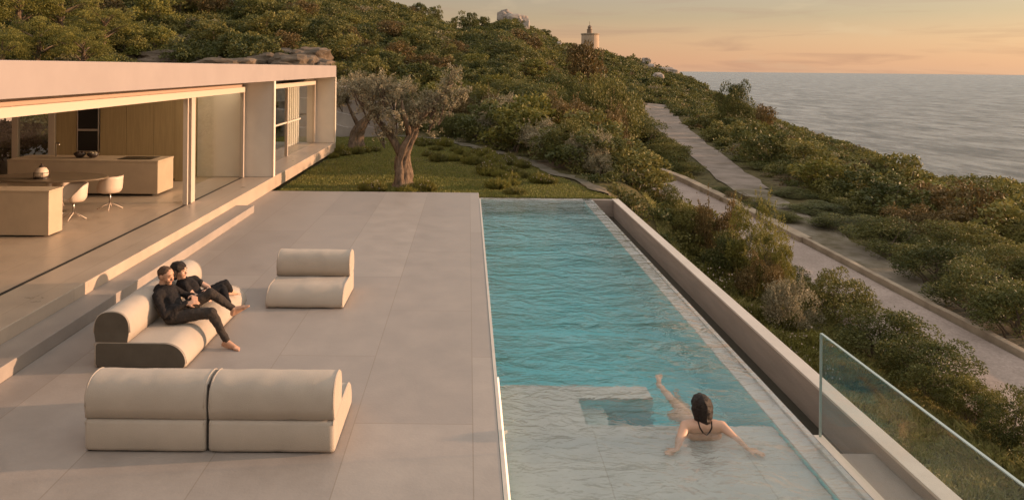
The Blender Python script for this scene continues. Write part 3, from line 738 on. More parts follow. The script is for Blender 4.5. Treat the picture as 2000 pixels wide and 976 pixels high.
def head_parts(c, face, up, s=1.0):
    """skull, jaw, nose, ears, brow, chin; c = centre"""
    c = Vector(c); f = Vector(face).normalized(); u = Vector(up); u = (u - f * u.dot(f)).normalized(); sd_ = f.cross(u)
    P = [(c + u * .025 * s - f * .018 * s, .084 * s, c + u * .028 * s + f * .018 * s, .080 * s, (sd_, .90)),
         (c - u * .02 * s + f * .02 * s, .070 * s, c - u * .072 * s + f * .052 * s, .038 * s, (sd_, .88)),
         (c + f * .088 * s + u * .012 * s, .010 * s, c + f * .108 * s - u * .024 * s, .013 * s),
         (c + f * .082 * s - u * .048 * s + sd_ * .018 * s, .010 * s, c + f * .082 * s - u * .048 * s - sd_ * .018 * s, .010 * s),
         (c + f * .078 * s + u * .034 * s + sd_ * .032 * s, .013 * s, c + f * .078 * s + u * .034 * s - sd_ * .032 * s, .013 * s),
         (c + f * .078 * s - u * .082 * s, .016 * s, c + f * .074 * s - u * .08 * s, .016 * s)]
    for q in (-1, 1):
        P.append((c + sd_ * q * .079 * s + u * .012 * s - f * .008 * s, .017 * s, c + sd_ * q * .078 * s - u * .022 * s - f * .003 * s, .011 * s, (sd_, .5)))
        P.append((c + sd_ * q * .035 * s + f * .062 * s - u * .02 * s, .026 * s, c + sd_ * q * .038 * s + f * .056 * s - u * .03 * s, .022 * s))
    return P, f, u, sd_
M['eye'] = mat('eye', (.03, .02, .015), .2)
M['lips'] = mat('lips', (.36, .13, .10), .5)
def face_bits(c, f, u, sd_, s, root):
    c = Vector(c)
    for q in (-1, 1):
        o_ = link_bm('eye', capsules([(c + f * .083 * s + u * .010 * s + sd_ * q * .031 * s - sd_ * .006, .0085 * s, c + f * .083 * s + u * .010 * s + sd_ * q * .031 * s + sd_ * .006, .0085 * s, (u, .6))], 8), 'eye', root, smooth=True)
        link_bm('eyebrow', capsules([(c + f * .091 * s + u * .034 * s + sd_ * (q * .031 - .014) * s, .005 * s, c + f * .091 * s + u * .034 * s + sd_ * (q * .031 + .014) * s, .005 * s)], 6), 'hair_dark', root, smooth=True)
    link_bm('mouth', capsules([(c + f * .091 * s - u * .049 * s - sd_ * .019 * s, .0052 * s, c + f * .091 * s - u * .049 * s + sd_ * .019 * s, .0052 * s)], 6), 'lips', root, smooth=True)

def infl(parts, d): return [(q[0], q[1] + d, q[2], q[3] + d, *q[4:]) for q in parts]
# --- man
man = empty('person', (-3.45, 8.5, .28), 'reclining man with cropped hair in dark long sleeves and trousers, bare feet, legs crossed', 'person')
hip = Vector((-3.44, 8.47, .37)); chest = Vector((-3.60, 8.60, .53)); neck = Vector((-3.68, 8.66, .645)); hc = Vector((-3.635, 8.665, .755))
hdir = Vector((.05, -.0, .8))
K1 = Vector((-2.99, 8.42, .40)); A1 = Vector((-2.80, 8.38, .085)); K2 = Vector((-3.08, 8.64, .56)); A2 = Vector((-2.83, 8.72, .345))
hL = hip + Vector((.02, -.085, -.01)); hR = hip + Vector((.02, .085, 0))
fwd = Vector((.8, -.15, .55))
torso = [(hip + Vector((0, -.07, 0)), .105, hip + Vector((0, .07, 0)), .105), (hip, .125, chest, .135), (chest, .14, neck - Vector((0, 0, .07)), .105),
         (chest + Vector((-.03, -.13, .05)), .07, chest + Vector((-.03, .13, .05)), .07)]
shL = chest + Vector((-.045, -.165, .055)); shR = chest + Vector((-.03, .17, .06))
eL = Vector((-3.50, 8.30, .41)); wL = Vector((-3.29, 8.42, .50)); eR = Vector((-3.42, 8.80, .47)); wR = Vector((-3.28, 8.60, .54))
armsM = [(shL, .052, eL, .042), (eL, .040, wL, .030), (shR, .052, eR, .042), (eR, .040, wR, .030)]
legsM = [(hL, .088, K1, .062), (K1, .060, K1 + (A1 - K1) * .35, .055), (K1 + (A1 - K1) * .35, .055, A1, .036), (hR, .088, K2, .062), (K2, .060, K2 + (A2 - K2) * .35, .055), (K2 + (A2 - K2) * .35, .055, A2, .036)]
hp, f_, u_, s_ = head_parts(hc, (.93, -.33, -.10), (-.1, 0, 1), .98)
bodyM = infl(torso + armsM + legsM, -.022) + [(neck - Vector((0, 0, .05)), .055, hc - Vector((.02, 0, .05)), .05)] + hp
bodyM += hand(wL, (.85, .35, .15), (0, .4, -1), .95) + hand(wR, (.5, -.8, .05), (-.2, -.2, -1), .95) + foot(A1, (.95, -.25, -.08), (0, 0, -1), .95) + foot(A2, (.72, .15, .45), (.35, .1, -.8), .95)
fused('body', bodyM, 'skin', man, .008, 2)
folds(fused('shirt', torso[1:] + [(hip + Vector((0, -.07, .02)), .11, hip + Vector((0, .07, .02)), .11)] + armsM, 'black', man, .010, 3), _tx, .030)
folds(fused('trousers', [torso[0]] + legsM, 'trouser', man, .010, 3), _tx, .030)
folds(fused('hair', [(hc + u_ * .036 - f_ * .028, .083, hc + u_ * .036 + f_ * .002, .081, (s_, .93)), (hc - f_ * .045 - u_ * .01, .055, hc - f_ * .04 + u_ * .02, .06)], 'hair_brown', man, .008, 1), _tx2, .016)
face_bits(hc, f_, u_, s_, .98, man)
# --- woman beside him
wom = empty('person', (-3.4, 9.1, .28), 'dark haired woman in a black short sleeved top leaning beside the man, legs drawn up', 'person')
hip = Vector((-3.40, 9.02, .36)); chest = Vector((-3.52, 9.08, .50)); neck = Vector((-3.58, 9.07, .60)); hc = Vector((-3.63, 9.05, .705))
torso = [(hip + Vector((0, -.06, 0)), .10, hip + Vector((0, .06, 0)), .10), (hip, .105, chest, .11), (chest, .115, neck - Vector((0, 0, .05)), .085),
         (chest + Vector((-.02, -.11, .045)), .055, chest + Vector((-.02, .12, .045)), .055)]
sl = chest + Vector((.0, .15, .05)); sr = chest + Vector((.0, -.13, .05))
el = Vector((-3.30, 9.20, .45)); wl = Vector((-3.26, 9.03, .47)); er = Vector((-3.40, 8.93, .44)); wr = Vector((-3.28, 8.88, .43))
K1 = Vector((-3.10, 9.10, .47)); A1 = Vector((-2.98, 8.98, .33)); K2 = Vector((-3.14, 9.32, .47)); A2 = Vector((-3.13, 9.50, .33))
arms = [(sl, .040, el, .032), (el, .031, wl, .022), (sr, .040, er, .032), (er, .031, wr, .022)]
legs = [(hip + Vector((0, -.06, 0)), .082, K1, .056), (K1, .055, A1, .042), (hip + Vector((.02, .08, 0)), .082, K2, .056), (K2, .055, A2, .036)]
hp, f_, u_, s_ = head_parts(hc, (.97, -.12, .02), (.05, 0, 1), .93)
fused('body', infl(torso + legs, -.020) + arms + [(neck - Vector((0, 0, .04)), .042, hc - Vector((0, 0, .05)), .040)] + hp + hand(wl, (.2, -.9, .1), (-.4, 0, -1), .85) + hand(wr, (.8, -.1, -.1), (0, 0, -1), .85)
      + foot(A1, (.75, -.5, -.25), (-.1, -.1, -1), .85) + foot(A2, (.4, .8, -.2), (0, 0, -1), .85), 'skin2', wom, .008, 2)
folds(fused('top', torso + [(sl, .052, sl + (el - sl) * .45, .048), (sr, .052, sr + (er - sr) * .45, .048)], 'black', wom, .010, 3), _tx, .030)
folds(fused('trousers', [torso[0]] + legs, 'trouser2', wom, .010, 3), _tx, .030)
folds(fused('hair', [(hc + u_ * .038 - f_ * .030, .088, hc + u_ * .042 + f_ * .006, .082, (s_, .95)), (hc - f_ * .045 + u_ * .0, .075, hc - f_ * .055 - u_ * .06, .055),
               (hc - s_ * .07 - f_ * .02, .03, hc - s_ * .065 - f_ * .02 - u_ * .05, .028), (hc + s_ * .07 - f_ * .02, .03, hc + s_ * .065 - f_ * .02 - u_ * .05, .028)], 'hair_dark', wom, .009, 1), _tx2, .016)
face_bits(hc, f_, u_, s_, .93, wom)
# --- swimmer
sw = empty('person', (2.2, 6.9, -.4), 'swimmer with dark bobbed hair and halter straps, back to camera, leaning on the pool ledge', 'person')
nk = Vector((2.20, 6.62, .06)); hc = Vector((2.20, 6.68, .165)); up = Vector((0, -.12, 1))
ch_ = Vector((2.21, 6.78, -.13)); wst = Vector((2.20, 6.98, -.30)); hp0 = Vector((2.17, 7.18, -.36))
sL = Vector((2.035, 6.62, .015)); sR = Vector((2.37, 6.62, .015))
eLv = Vector((1.93, 6.46, -.05)); wLv = Vector((1.89, 6.38, -.135)); eRv = Vector((2.46, 6.49, -.05)); wRv = Vector((2.52, 6.38, -.135))
kn1 = Vector((2.13, 7.42, -.22)); an1 = Vector((2.08, 7.70, -.17)); kn2 = Vector((2.30, 7.52, -.50)); an2 = Vector((2.34, 7.85, -.72))
P = [(ch_ + Vector((-.07, 0, 0)), .095, ch_ + Vector((.07, 0, 0)), .095), (ch_, .115, wst, .095), (wst, .10, hp0, .115), (ch_ + Vector((0, -.05, .05)), .08, nk - Vector((0, 0, .03)), .055),
     (sL, .052, sR, .052), (Vector((2.09, 6.65, -.02)), .08, Vector((2.32, 6.65, -.02)), .08), (Vector((2.12, 6.64, -.15)), .085, Vector((2.29, 6.64, -.15)), .085), (nk - Vector((0, 0, .03)), .045, hc - Vector((0, 0, .04)), .043),
     (sL, .050, eLv, .038), (eLv, .037, wLv, .024), (sR, .050, eRv, .038), (eRv, .037, wRv, .024),
     (hp0 + Vector((.06, 0, 0)), .085, kn1, .055), (kn1, .052, an1, .034), (hp0 - Vector((.07, 0, 0)), .085, kn2, .055), (kn2, .052, an2, .034)]
hp, f_, u_, s_ = head_parts(hc, (-.15, .98, -.05), up, 1.0)
fused('body', P + hp + hand(wLv, (-.8, -.5, -.1), (0, .1, -1), .9, .2) + hand(wRv, (.8, -.5, -.1), (0, .1, -1), .9, .2) + foot(an1, (.2, .6, .7), (.0, .7, -.5), .9) + foot(an2, (0, .6, .7), (0, .7, -.5), .9), 'skin2', sw, .008, 2)
folds(fused('hair', [(hc + u_ * .032 - f_ * .025, .094, hc + u_ * .03 + f_ * .015, .09, (s_, .93)), (hc - f_ * .04, .088, hc - f_ * .055 - u_ * .085, .060, (s_, .95)),
               (hc + s_ * .06 - f_ * .015, .045, hc + s_ * .055 - f_ * .03 - u_ * .085, .034), (hc - s_ * .06 - f_ * .015, .045, hc - s_ * .055 - f_ * .03 - u_ * .085, .034)], 'hair_dark', sw, .008, 1), _tx2, .016)
face_bits(hc, f_, u_, s_, 1.0, sw)
bm = bmesh.new()
for q in (-1, 1):
    tube(bm, [(2.205, 6.555, -.06), (2.205 + q * .03, 6.558, -.01), (2.205 + q * .055, 6.566, .03), (2.205 + q * .062, 6.60, .075)], .006, 6)
link_bm('bikini_strap', bm, 'black', sw, smooth=True)

# ------------------------------------------------------------------ lighthouse, rocks, roads
M['lantern_brown'] = mat('lantern_brown', (.20, .14, .09), .6)
M['tower_stone'] = mat('tower_stone', (.50, .38, .27), .9, noise_amt=.2, noise_scale=.3)
lh = empty('lighthouse', (0, 0, 0), 'small stone tower lighthouse with a lantern turret on the hilltop against the sky', 'lighthouse')
LY = 318.0; LX = (1152 - 915) / 1400 * LY; s_ = LY / 1400
LZ = EYE + (135.2 - 96) * s_ - 2
lh.location = (LX, LY, LZ)
bm = bmesh.new(); lathe(bm, [(18 * s_ * 1.0, 0), (17.5 * s_, 2), (17 * s_, 32 * s_ + 1)], (LX, LY, LZ), 20); link_bm('tower', bm, 'tower_stone', lh)
bm = bmesh.new(); lathe(bm, [(18.2 * s_, 0), (18.2 * s_, .5), (17.7 * s_, .55)], (LX, LY, LZ + 32 * s_ + 1), 20); link_bm('parapet', bm, 'kerb', lh)
bm = bmesh.new(); z0 = LZ + 32 * s_ + 1.4
lathe(bm, [(5.5 * s_, 0), (5.2 * s_, 8 * s_), (5.8 * s_, 8.2 * s_), (5.6 * s_, 9 * s_), (3.8 * s_, 9.2 * s_), (3.6 * s_, 13 * s_), (4.4 * s_, 13.2 * s_), (2.2 * s_, 16 * s_), (.4 * s_, 17.5 * s_), (.35 * s_, 24 * s_), (.01, 24.2 * s_)], (LX - 1 * s_, LY, z0), 14)
link_bm('lantern_turret', bm, 'lantern_brown', lh)

def rock(name, c, sx, sy, sz, seed, m_='rock', sub=4, rot=0, strat=.0):
    bm = bmesh.new(); bmesh.ops.create_icosphere(bm, subdivisions=sub, radius=1)
    for v in bm.verts:
        p = v.co.copy()
        d = mnoise.noise(p * 1.3 + Vector((seed, 0, 0))) * .42 + mnoise.noise(p * 3.1 + Vector((0, seed, 0))) * .18 + mnoise.noise(p * 7 + Vector((0, 0, seed))) * .06
        p = p * (1 + d)
        p.x = math.copysign(abs(p.x) ** .75, p.x); p.y = math.copysign(abs(p.y) ** .75, p.y); p.z = math.copysign(abs(p.z) ** .7, p.z)
        v.co = Matrix.Rotation(rot, 3, 'Z') @ Vector((p.x * sx, p.y * sy, p.z * sz)) + Vector(c)
    return link_bm(name, bm, m_, smooth=False, origin=c)
# rock shelves and boulders above the roof (u, v centre, Y, w px, h px)
rk = [(330, 100, 52, 150, 30, 'broad flat slab of brown rock above the left part of the house roof'),
      (440, 108, 46, 120, 22, 'sloping rock slab above the middle of the house roof'),
      (520, 102, 50, 70, 24, 'small brown boulder between the sloping slab and the cracked rocks'),
      (575, 108, 48, 90, 40, 'cracked boulder block above the right part of the roof'),
      (612, 92, 52, 60, 30, 'tilted grey boulder just above the right end of the roof'),
      (622, 112, 49, 50, 26, 'rounded boulder at the right end of the roof line'),
      (545, 92, 55, 70, 18, 'flat capstone rock resting behind the cracked boulder')]
for i, (u, v, Y, wp, hp_, lab) in enumerate(rk):
    X = (u - 915) / 1400 * Y; Z = EYE - (v - 133 - .0093 * (u - 915)) / 1400 * Y
    o = rock('boulder', (X, Y, Z - 1.0), wp / 2800 * Y * 1.15, 2.2, hp_ / 2800 * Y * .75 + .55, i * 3.7 + 1); tag(o, lab, 'boulder', 'boulders above the roof')
rk = [(1003, 42, 196, 50, 26, 'large pale granite outcrop on the ridge left of the lighthouse'), (985, 28, 203, 26, 12, 'small pale rock on top of the ridge outcrop'),
      (1262, 118, 300, 16, 9, 'upper small white rock right of the lighthouse'), (1272, 130, 280, 14, 8, 'second small white rock right of the lighthouse'),
      (1285, 153, 200, 24, 16, 'white rock lowest on the slope right of the lighthouse'), (1090, 97, 215, 22, 20, 'pale rock on the slope left of the lighthouse'),
      (1302, 140, 262, 40, 12, 'long pale rock along the ridge above the sea'), (232, 14, 120, 46, 20, 'pale rock high on the wooded slope at the top left')]
for i, (u, v, Y, wp, hp_, lab) in enumerate(rk):
    X = (u - 915) / 1400 * Y; Z = EYE - (v - 133 - .0093 * (u - 915)) / 1400 * Y
    o = rock('granite_outcrop', (X, Y, Z - 1.0), wp / 2800 * Y * 1.1, wp / 2800 * Y, hp_ / 2800 * Y + 1.2, i * 2.3 + 9, 'pale_rock'); tag(o, lab, 'rock', 'pale rocks on the slope')
# retaining wall behind the lawn, stacked courses
rw = empty('stone_bank', (-6.5, 35, -.1), 'pale layered stone retaining bank behind the second olive tree', 'stone wall')
for k in range(4):
    bm = bmesh.new(); n_ = 26
    zt = -.2 + .62 * (k + 1); zb = zt - .60; yy = 35.0 + .28 * k
    top = []; bot = []
    for i in range(n_ + 1):
        x = -9.5 + 5.9 * i / n_
        dy = mnoise.noise(Vector((x * .9, k * 5.1, 0))) * .55; dz = mnoise.noise(Vector((x * .8, k * 3.1, 4))) * .32
        top.append((bm.verts.new((x, yy + dy, zt + dz)), bm.verts.new((x, yy + 1.8, zt + dz + .05)))); bot.append(bm.verts.new((x, yy + dy - .06, zb - .1 + dz * .3)))
    for i in range(n_):
        bm.faces.new((bot[i], bot[i + 1], top[i + 1][0], top[i][0])); bm.faces.new((top[i][0], top[i + 1][0], top[i + 1][1], top[i][1]))
    q = link_bm('stone_course', bm, 'pale_rock', rw); so = q.modifiers.new('s', 'SOLIDIFY'); so.thickness = .3; so.offset = -1

# --- roads
def ribbon(name, left, right, m_, dz, nseg=60, nw=8):
    """two polylines of (x, y); sheet following the terrain"""
    def res(pl):
        pl = [Vector(p) for p in pl]; d = [0]
        for a_, b_ in zip(pl, pl[1:]): d.append(d[-1] + (b_ - a_).length)
        o_ = []
        for i in range(nseg + 1):
            s = d[-1] * i / nseg
            for k in range(len(pl) - 1):
                if s <= d[k + 1] + 1e-9:
                    t_ = (s - d[k]) / max(1e-9, d[k + 1] - d[k]); o_.append(pl[k].lerp(pl[k + 1], t_)); break
        return o_
    A, B = res(left), res(right)
    bm = bmesh.new(); g_ = []
    for a_, b_ in zip(A, B):
        g_.append([bm.verts.new((*(a_.lerp(b_, k / nw)), 0)) for k in range(nw + 1)])
    for i, r_ in enumerate(g_):
        j0 = mnoise.noise(Vector((i * .45, 3.3, dz * 50))) * .28; j1 = mnoise.noise(Vector((i * .5, 9.1, dz * 50))) * .28
        if name != 'access_road':
            dv = (r_[-1].co - r_[0].co).normalized()
            for k, q in enumerate(r_): q.co += dv * (j0 * (1 - k / nw) + j1 * k / nw)
    for r_ in g_:
        for v in r_: v.co.z = tz(v.co.x, v.co.y) + dz
    for i in range(nseg):
        for k in range(nw): bm.faces.new((g_[i][k], g_[i][k + 1], g_[i + 1][k + 1], g_[i + 1][k]))
    o_ = link_bm(name, bm, m_, smooth=True); return tag(o_, kind='structure')
M['asphalt'] = mat('asphalt', (.44, .35, .295), .9, spec=.1, color2=(.34, .27, .225), noise_scale=.9, bump=.5, bump_scale=60)
for nm in ('asphalt',):
    t = M[nm].node_tree; b = t.nodes['Principled BSDF']; g = t.nodes.new('ShaderNodeNewGeometry')
    n1 = t.nodes.new('ShaderNodeTexNoise'); n1.inputs['Scale'].default_value = 14; n1.inputs['Detail'].default_value = 6; n1.inputs['Roughness'].default_value = .8; t.links.new(g.outputs['Position'], n1.inputs[0])
    r1 = t.nodes.new('ShaderNodeMapRange'); r1.inputs[1].default_value = .35; r1.inputs[2].default_value = .65; r1.inputs[3].default_value = .72; r1.inputs[4].default_value = 1.12; t.links.new(n1.outputs[0], r1.inputs[0])
    vm = t.nodes.new('ShaderNodeVectorMath'); vm.operation = 'SCALE'; src = b.inputs['Base Color'].links[0].from_socket
    t.links.new(src, vm.inputs[0]); t.links.new(r1.outputs[0], vm.inputs['Scale']); t.links.new(vm.outputs[0], b.inputs['Base Color'])
M['gravel'] = mat('gravel', (.31, .255, .215), .95, spec=.05, color2=(.20, .165, .13), noise_scale=.8, bump=1, bump_scale=25)
M['verge'] = mat('verge', (.27, .23, .18), .95, spec=.05, color2=(.12, .10, .06), noise_scale=.9, bump=1, bump_scale=22)
M['pathstone'] = mat('pathstone', (.17, .145, .11), .9, spec=.1, color2=(.09, .08, .05), noise_scale=2, bump=.5, bump_scale=30)
ribbon('access_road', [(8.8, -12), (8.5, 30), (8.2, 36), (7.2, 44), (5.6, 53), (4.5, 58)], [(11.2, -12), (11.2, 30), (10.9, 37), (9.6, 46), (7.6, 56), (6.4, 61)], 'asphalt', .045)
ribbon('gravel_verge', [(11.45, -6), (11.45, 24), (12.3, 30), (13.0, 36), (13.4, 38)], [(12.0, -6), (12.3, 16), (13.2, 25), (14.6, 36), (15.0, 38)], 'verge', .04)
ribbon('gravel_track', [(13.0, 35), (13.3, 38), (14.7, 47), (16.9, 60), (20.1, 80), (25.5, 104), (29.5, 118)], [(14.8, 35), (15.3, 38), (17.6, 50), (20.9, 67), (24.4, 83), (29.2, 104), (32.6, 117)], 'gravel', .05)
def sweep_wall(name, pts, w_, h0, h1, m_, **k):
    bm = bmesh.new(); rings = []
    P_ = [Vector(p) for p in pts]; Q = []
    for a_, b_ in zip(P_, P_[1:]):
        n_ = max(1, int((b_ - a_).length / .6))
        for i in range(n_): Q.append(a_.lerp(b_, i / n_))
    Q.append(P_[-1])
    for i, p in enumerate(Q):
        d = (Q[min(i + 1, len(Q) - 1)] - Q[max(0, i - 1)]).normalized(); n_ = Vector((-d.y, d.x)); t_ = i / (len(Q) - 1)
        h = h0 + (h1 - h0) * t_; z = tz(p.x, p.y); jz = mnoise.noise(Vector((p.x * 2, p.y * 2, 0))) * .02
        rings.append([bm.verts.new((*(p + n_ * o_), z + zz)) for o_, zz in ((-w_ / 2, -.3), (-w_ / 2, h - .015 + jz), (-w_ / 2 + .015, h + jz), (w_ / 2 - .015, h + jz), (w_ / 2, h - .015 + jz), (w_ / 2, -.3))])
    for a_, b_ in zip(rings, rings[1:]):
        for k_ in range(6): bm.faces.new((a_[k_], a_[(k_ + 1) % 6], b_[(k_ + 1) % 6], b_[k_]))
    bm.faces.new(rings[0]); bm.faces.new(rings[-1][::-1])
    o_ = link_bm(name, bm, m_, origin=(pts[0][0], pts[0][1], tz(*pts[0])))
    return o_
o = sweep_wall('kerb_stone', [(11.32, -10), (11.32, 24)], .16, .13, .22, 'kerb'); tag(o, 'low tan stone kerb along the outer edge of the access road', 'kerb')
o = sweep_wall('low_wall', [(11.36, 24.02), (11.36, 30), (11.1, 37), (9.75, 46), (7.8, 56), (6.6, 61)], .40, .22, .44, 'kerb'); tag(o, 'low tan stone wall with a flat sunlit top bordering the far end of the access road', 'wall')
o = ribbon('garden_path', [(-4, 35.6), (-1.45, 34.0), (1.75, 27.2), (3.7, 19.7), (4.0, 18.9)], [(-3.9, 36.0), (-1.2, 34.5), (2.1, 27.4), (4.0, 19.85), (4.3, 18.9)], 'pathstone', .05)

# ------------------------------------------------------------------ foliage
def rdir(n, rng):
    v = rng.normal(size=(n, 3)); return v / np.linalg.norm(v, axis=1, keepdims=True)
def leaf_quads(C, S, rng, outdir=None, elong=2.0, up=.0, bias=.6):
    """diamond leaves at C, length S"""
    n = len(C)
    d = rdir(n, rng)
    if outdir is not None: d = d + outdir * bias
    d[:, 2] += up; d /= np.linalg.norm(d, axis=1, keepdims=True)
    q = rdir(n, rng); s = np.cross(d, q); s /= np.linalg.norm(s, axis=1, keepdims=True) + 1e-9
    nn = np.cross(d, s)
    S = S[:, None]
    V_ = np.stack([C - d * S * .5, C + s * S * .5 / elong + nn * S * .06, C + d * S * .5, C - s * S * .5 / elong + nn * S * .06], 1).reshape(-1, 3)
    F_ = np.arange(4 * n).reshape(n, 4)
    return V_, F_
def crown(rng, n_leaf, leaf, clumps=34, rad=(1, 1, .8), cz=.8, shape=0, elong=2.0, up=.1, cl_r=(.22, .42), shoots=0, fill=.25):
    """uneven crown made of leafy clumps on a lumpy ellipsoid; returns V, F, tint"""
    rad = np.array(rad)
    d = rdir(clumps, rng); d[:, 2] = np.abs(d[:, 2]) * 1.45 - .75
    d /= np.linalg.norm(d, axis=1, keepdims=True)
    rr_ = rng.uniform(.45, 1.0, clumps) ** .6
    if shape == 1: rr_ *= 1 - .25 * np.clip(d[:, 2], 0, 1)       # flat
    cc = d * rr_[:, None] * rad * (1 + .22 * np.sin(d[:, :1] * 5 + rng.uniform(0, 6)) * np.cos(d[:, 1:2] * 4 + rng.uniform(0, 6)))
    cr_ = rng.uniform(*cl_r, clumps)
    ct = rng.uniform(0, 1, clumps)
    idx = rng.choice(clumps, n_leaf, p=cr_ ** 2 / (cr_ ** 2).sum())
    o_ = rdir(n_leaf, rng); o_[:, 2] = np.where(rng.uniform(size=n_leaf) < .6, np.abs(o_[:, 2]), o_[:, 2])
    k = rng.uniform(.35, 1, n_leaf) ** .5
    k = k * (1 + .25 * (rng.uniform(size=n_leaf) < .06))
    C = cc[idx] + o_ * (cr_[idx] * k)[:, None] * np.array([1, 1, .85])
    C[:, 2] += cz
    tint = np.clip(ct[idx] * .62 + rng.uniform(0, .42, n_leaf), 0, 1)
    if shoots:
        ns = shoots; per = 26
        base = cc[rng.choice(clumps, ns)] ; base = base + rng.normal(size=(ns, 3)) * .1; base[:, 2] += cz + .05
        dr = rng.normal(size=(ns, 3)) * .35; dr[:, 2] = 1; dr += base * .25; dr /= np.linalg.norm(dr, axis=1, keepdims=True)
        ln = rng.uniform(.25, .55, ns)
        t_ = rng.uniform(0, 1, (ns, per))
        S_ = base[:, None] + dr[:, None] * (t_ * ln[:, None])[..., None] + rng.normal(size=(ns, per, 3)) * (.035 * (1.2 - t_))[..., None]
        C = np.concatenate([C, S_.reshape(-1, 3)]); tint = np.concatenate([tint, rng.uniform(.4, 1, ns * per)])
    n = len(C)
    keep = C[:, 2] > .02; C = C[keep]; tint = tint[keep]; n = len(C)
    S = rng.uniform(.65, 1.35, n) * leaf
    od = C - np.array([0, 0, cz * .6]); od /= np.linalg.norm(od, axis=1, keepdims=True) + 1e-9
    V_, F_ = leaf_quads(C, S, rng, od, elong, up)
    return V_, F_, np.repeat(tint, 4), cc + np.array([0, 0, cz])
def stems(rng, targets, r0=.035, n=7, base_spread=.12, m_='twig', curve=.25):
    bm = bmesh.new()
    ids = rng.choice(len(targets), min(n, len(targets)), replace=False)
    for i in ids:
        t_ = Vector(targets[i]); b_ = Vector((rng.normal() * base_spread, rng.normal() * base_spread, -.15))
        mid = b_.lerp(t_, .5) + Vector((rng.normal() * curve * .3, rng.normal() * curve * .3, .05))
        q1 = b_.lerp(mid, .5) + Vector((rng.normal(), rng.normal(), 0)) * .03; q2 = mid.lerp(t_, .5) + Vector((rng.normal(), rng.normal(), rng.normal())) * .04
        tube(bm, [b_, q1, mid, q2, t_], [r0, r0 * .8, r0 * .6, r0 * .4, r0 * .12], 6)
    me_ = bpy.data.meshes.new('stems'); bmesh.ops.recalc_face_normals(bm, faces=bm.faces); bm.to_mesh(me_); bm.free(); me_.materials.append(M[m_]); return me_
PROTO = {}
def proto(key, m_, seed, **k):
    rng = np.random.default_rng(seed)
    st = k.pop('stem', {}); V_, F_, T_, cc = crown(rng, **k)
    PROTO.setdefault(key, []).append((fast_mesh('crown', V_, F_, T_, m_), stems(rng, cc, **st), float(np.percentile(V_[:, 2], 97))))
for s in range(3):
    proto('dark', 'leaf_dark', 10 + s, n_leaf=11000, leaf=.062, clumps=44, rad=(.95, .9, .72), cz=.72)
    proto('olive', 'leaf_olive', 20 + s, n_leaf=10500, leaf=.065, clumps=38, rad=(.92, .95, .70), cz=.75, up=.3)
    proto('silver', 'leaf_silver', 30 + s, n_leaf=6500, leaf=.07, clumps=30, rad=(.85, .85, .68), cz=.78, up=.4, shoots=70, elong=2.6)
    proto('mixed', 'leaf_brown', 40 + s, n_leaf=8500, leaf=.062, clumps=32, rad=(.9, .9, .72), cz=.75, up=.2, shoots=30)
for s in range(2):
    proto('lime', 'leaf_lime', 50 + s, n_leaf=8500, leaf=.065, clumps=30, rad=(.8, .8, .85), cz=.95, up=.6, shoots=90, elong=3.2, cl_r=(.18, .34))
    proto('tall', 'leaf_olive', 60 + s, n_leaf=10000, leaf=.06, clumps=42, rad=(.55, .55, .95), cz=1.05, up=.4, shoots=20, cl_r=(.18, .32))
    proto('far', 'leaf_dark', 70 + s, n_leaf=2600, leaf=.13, clumps=34, rad=(.95, .95, .72), cz=.72)
    proto('faro', 'leaf_olive', 75 + s, n_leaf=2600, leaf=.13, clumps=30, rad=(.95, .95, .75), cz=.75, up=.2)
    proto('farl', 'leaf_lime', 80 + s, n_leaf=2400, leaf=.13, clumps=28, rad=(.9, .9, .8), cz=.8, up=.3)
    proto('farb', 'leaf_brown', 85 + s, n_leaf=2400, leaf=.13, clumps=28, rad=(.9, .9, .8), cz=.8, up=.2)
NSH = 0
def plant(kind, x, y, radius, height, label, group, cat='shrub', name='shrub', z=None):
    global NSH; NSH += 1
    cm_, sm_, top = PROTO[kind][NSH % len(PROTO[kind])]
    z = tz(x, y) if z is None else z
    r = empty(name, (x, y, z - .04), label, cat, group)
    r.scale = (radius, radius * random.uniform(.9, 1.1), height / top); r.rotation_euler.z = random.uniform(0, 6.28)
    for nm, me_ in (('foliage', cm_), ('stems', sm_)):
        o_ = bpy.data.objects.new(nm, me_); COL.objects.link(o_); o_.parent = r
    return r
GR = 'shrubs between the pool garden and the access road'
def at(u, Y): return (u - 915) / 1400 * Y
def ztop(u, v, Y): return EYE - (v - 133 - .0093 * (u - 915)) / 1400 * Y
def put(kind, u, v, wpx, Y, label, group=None, **k):
    x = at(u, Y)
    if group == GR and Y < 17.5: Y = 8.4 * 1400 / (u - 915); x = 8.4; wpx *= .92
    r_ = wpx / 2800 * Y; h = max(.35, ztop(u, v, Y) - tz(x, Y)); return plant(kind, x, Y, r_, h, label, group, **k)
# row between the pool garden and the access road
GR = 'shrubs between the pool garden and the access road'
put('dark', 1985, 765, 130, 10.6, 'dark green shrub at the right edge of the photo behind the glass balustrade', GR)
put('olive', 1905, 742, 120, 11.4, 'olive green shrub second from the right behind the glass balustrade', GR)
put('dark', 1835, 675, 180, 12.2, 'largest round dark shrub behind the top edge of the glass balustrade', GR)
put('olive', 1778, 690, 110, 12.9, 'shrub tucked left of the largest round dark shrub', GR)
put('dark', 1725, 602, 170, 13.6, 'dark round shrub above the left end of the glass balustrade', GR)
put('olive', 1640, 540, 150, 15.6, 'yellow green shrub spreading against the road left of the balustrade', GR)
put('mixed', 1585, 560, 120, 16.2, 'brownish shrub with bare twigs beside the yellow green one', GR)
put('lime', 1480, 402, 140, 18.8, 'tall feathery yellow green bush standing highest along the outer pool wall', GR)
put('lime', 1515, 450, 100, 18.0, 'slim feathery bush pressed against the right of the tallest one', GR)
put('dark', 1535, 520, 110, 17.2, 'dark low shrub below the feathery bushes', GR)
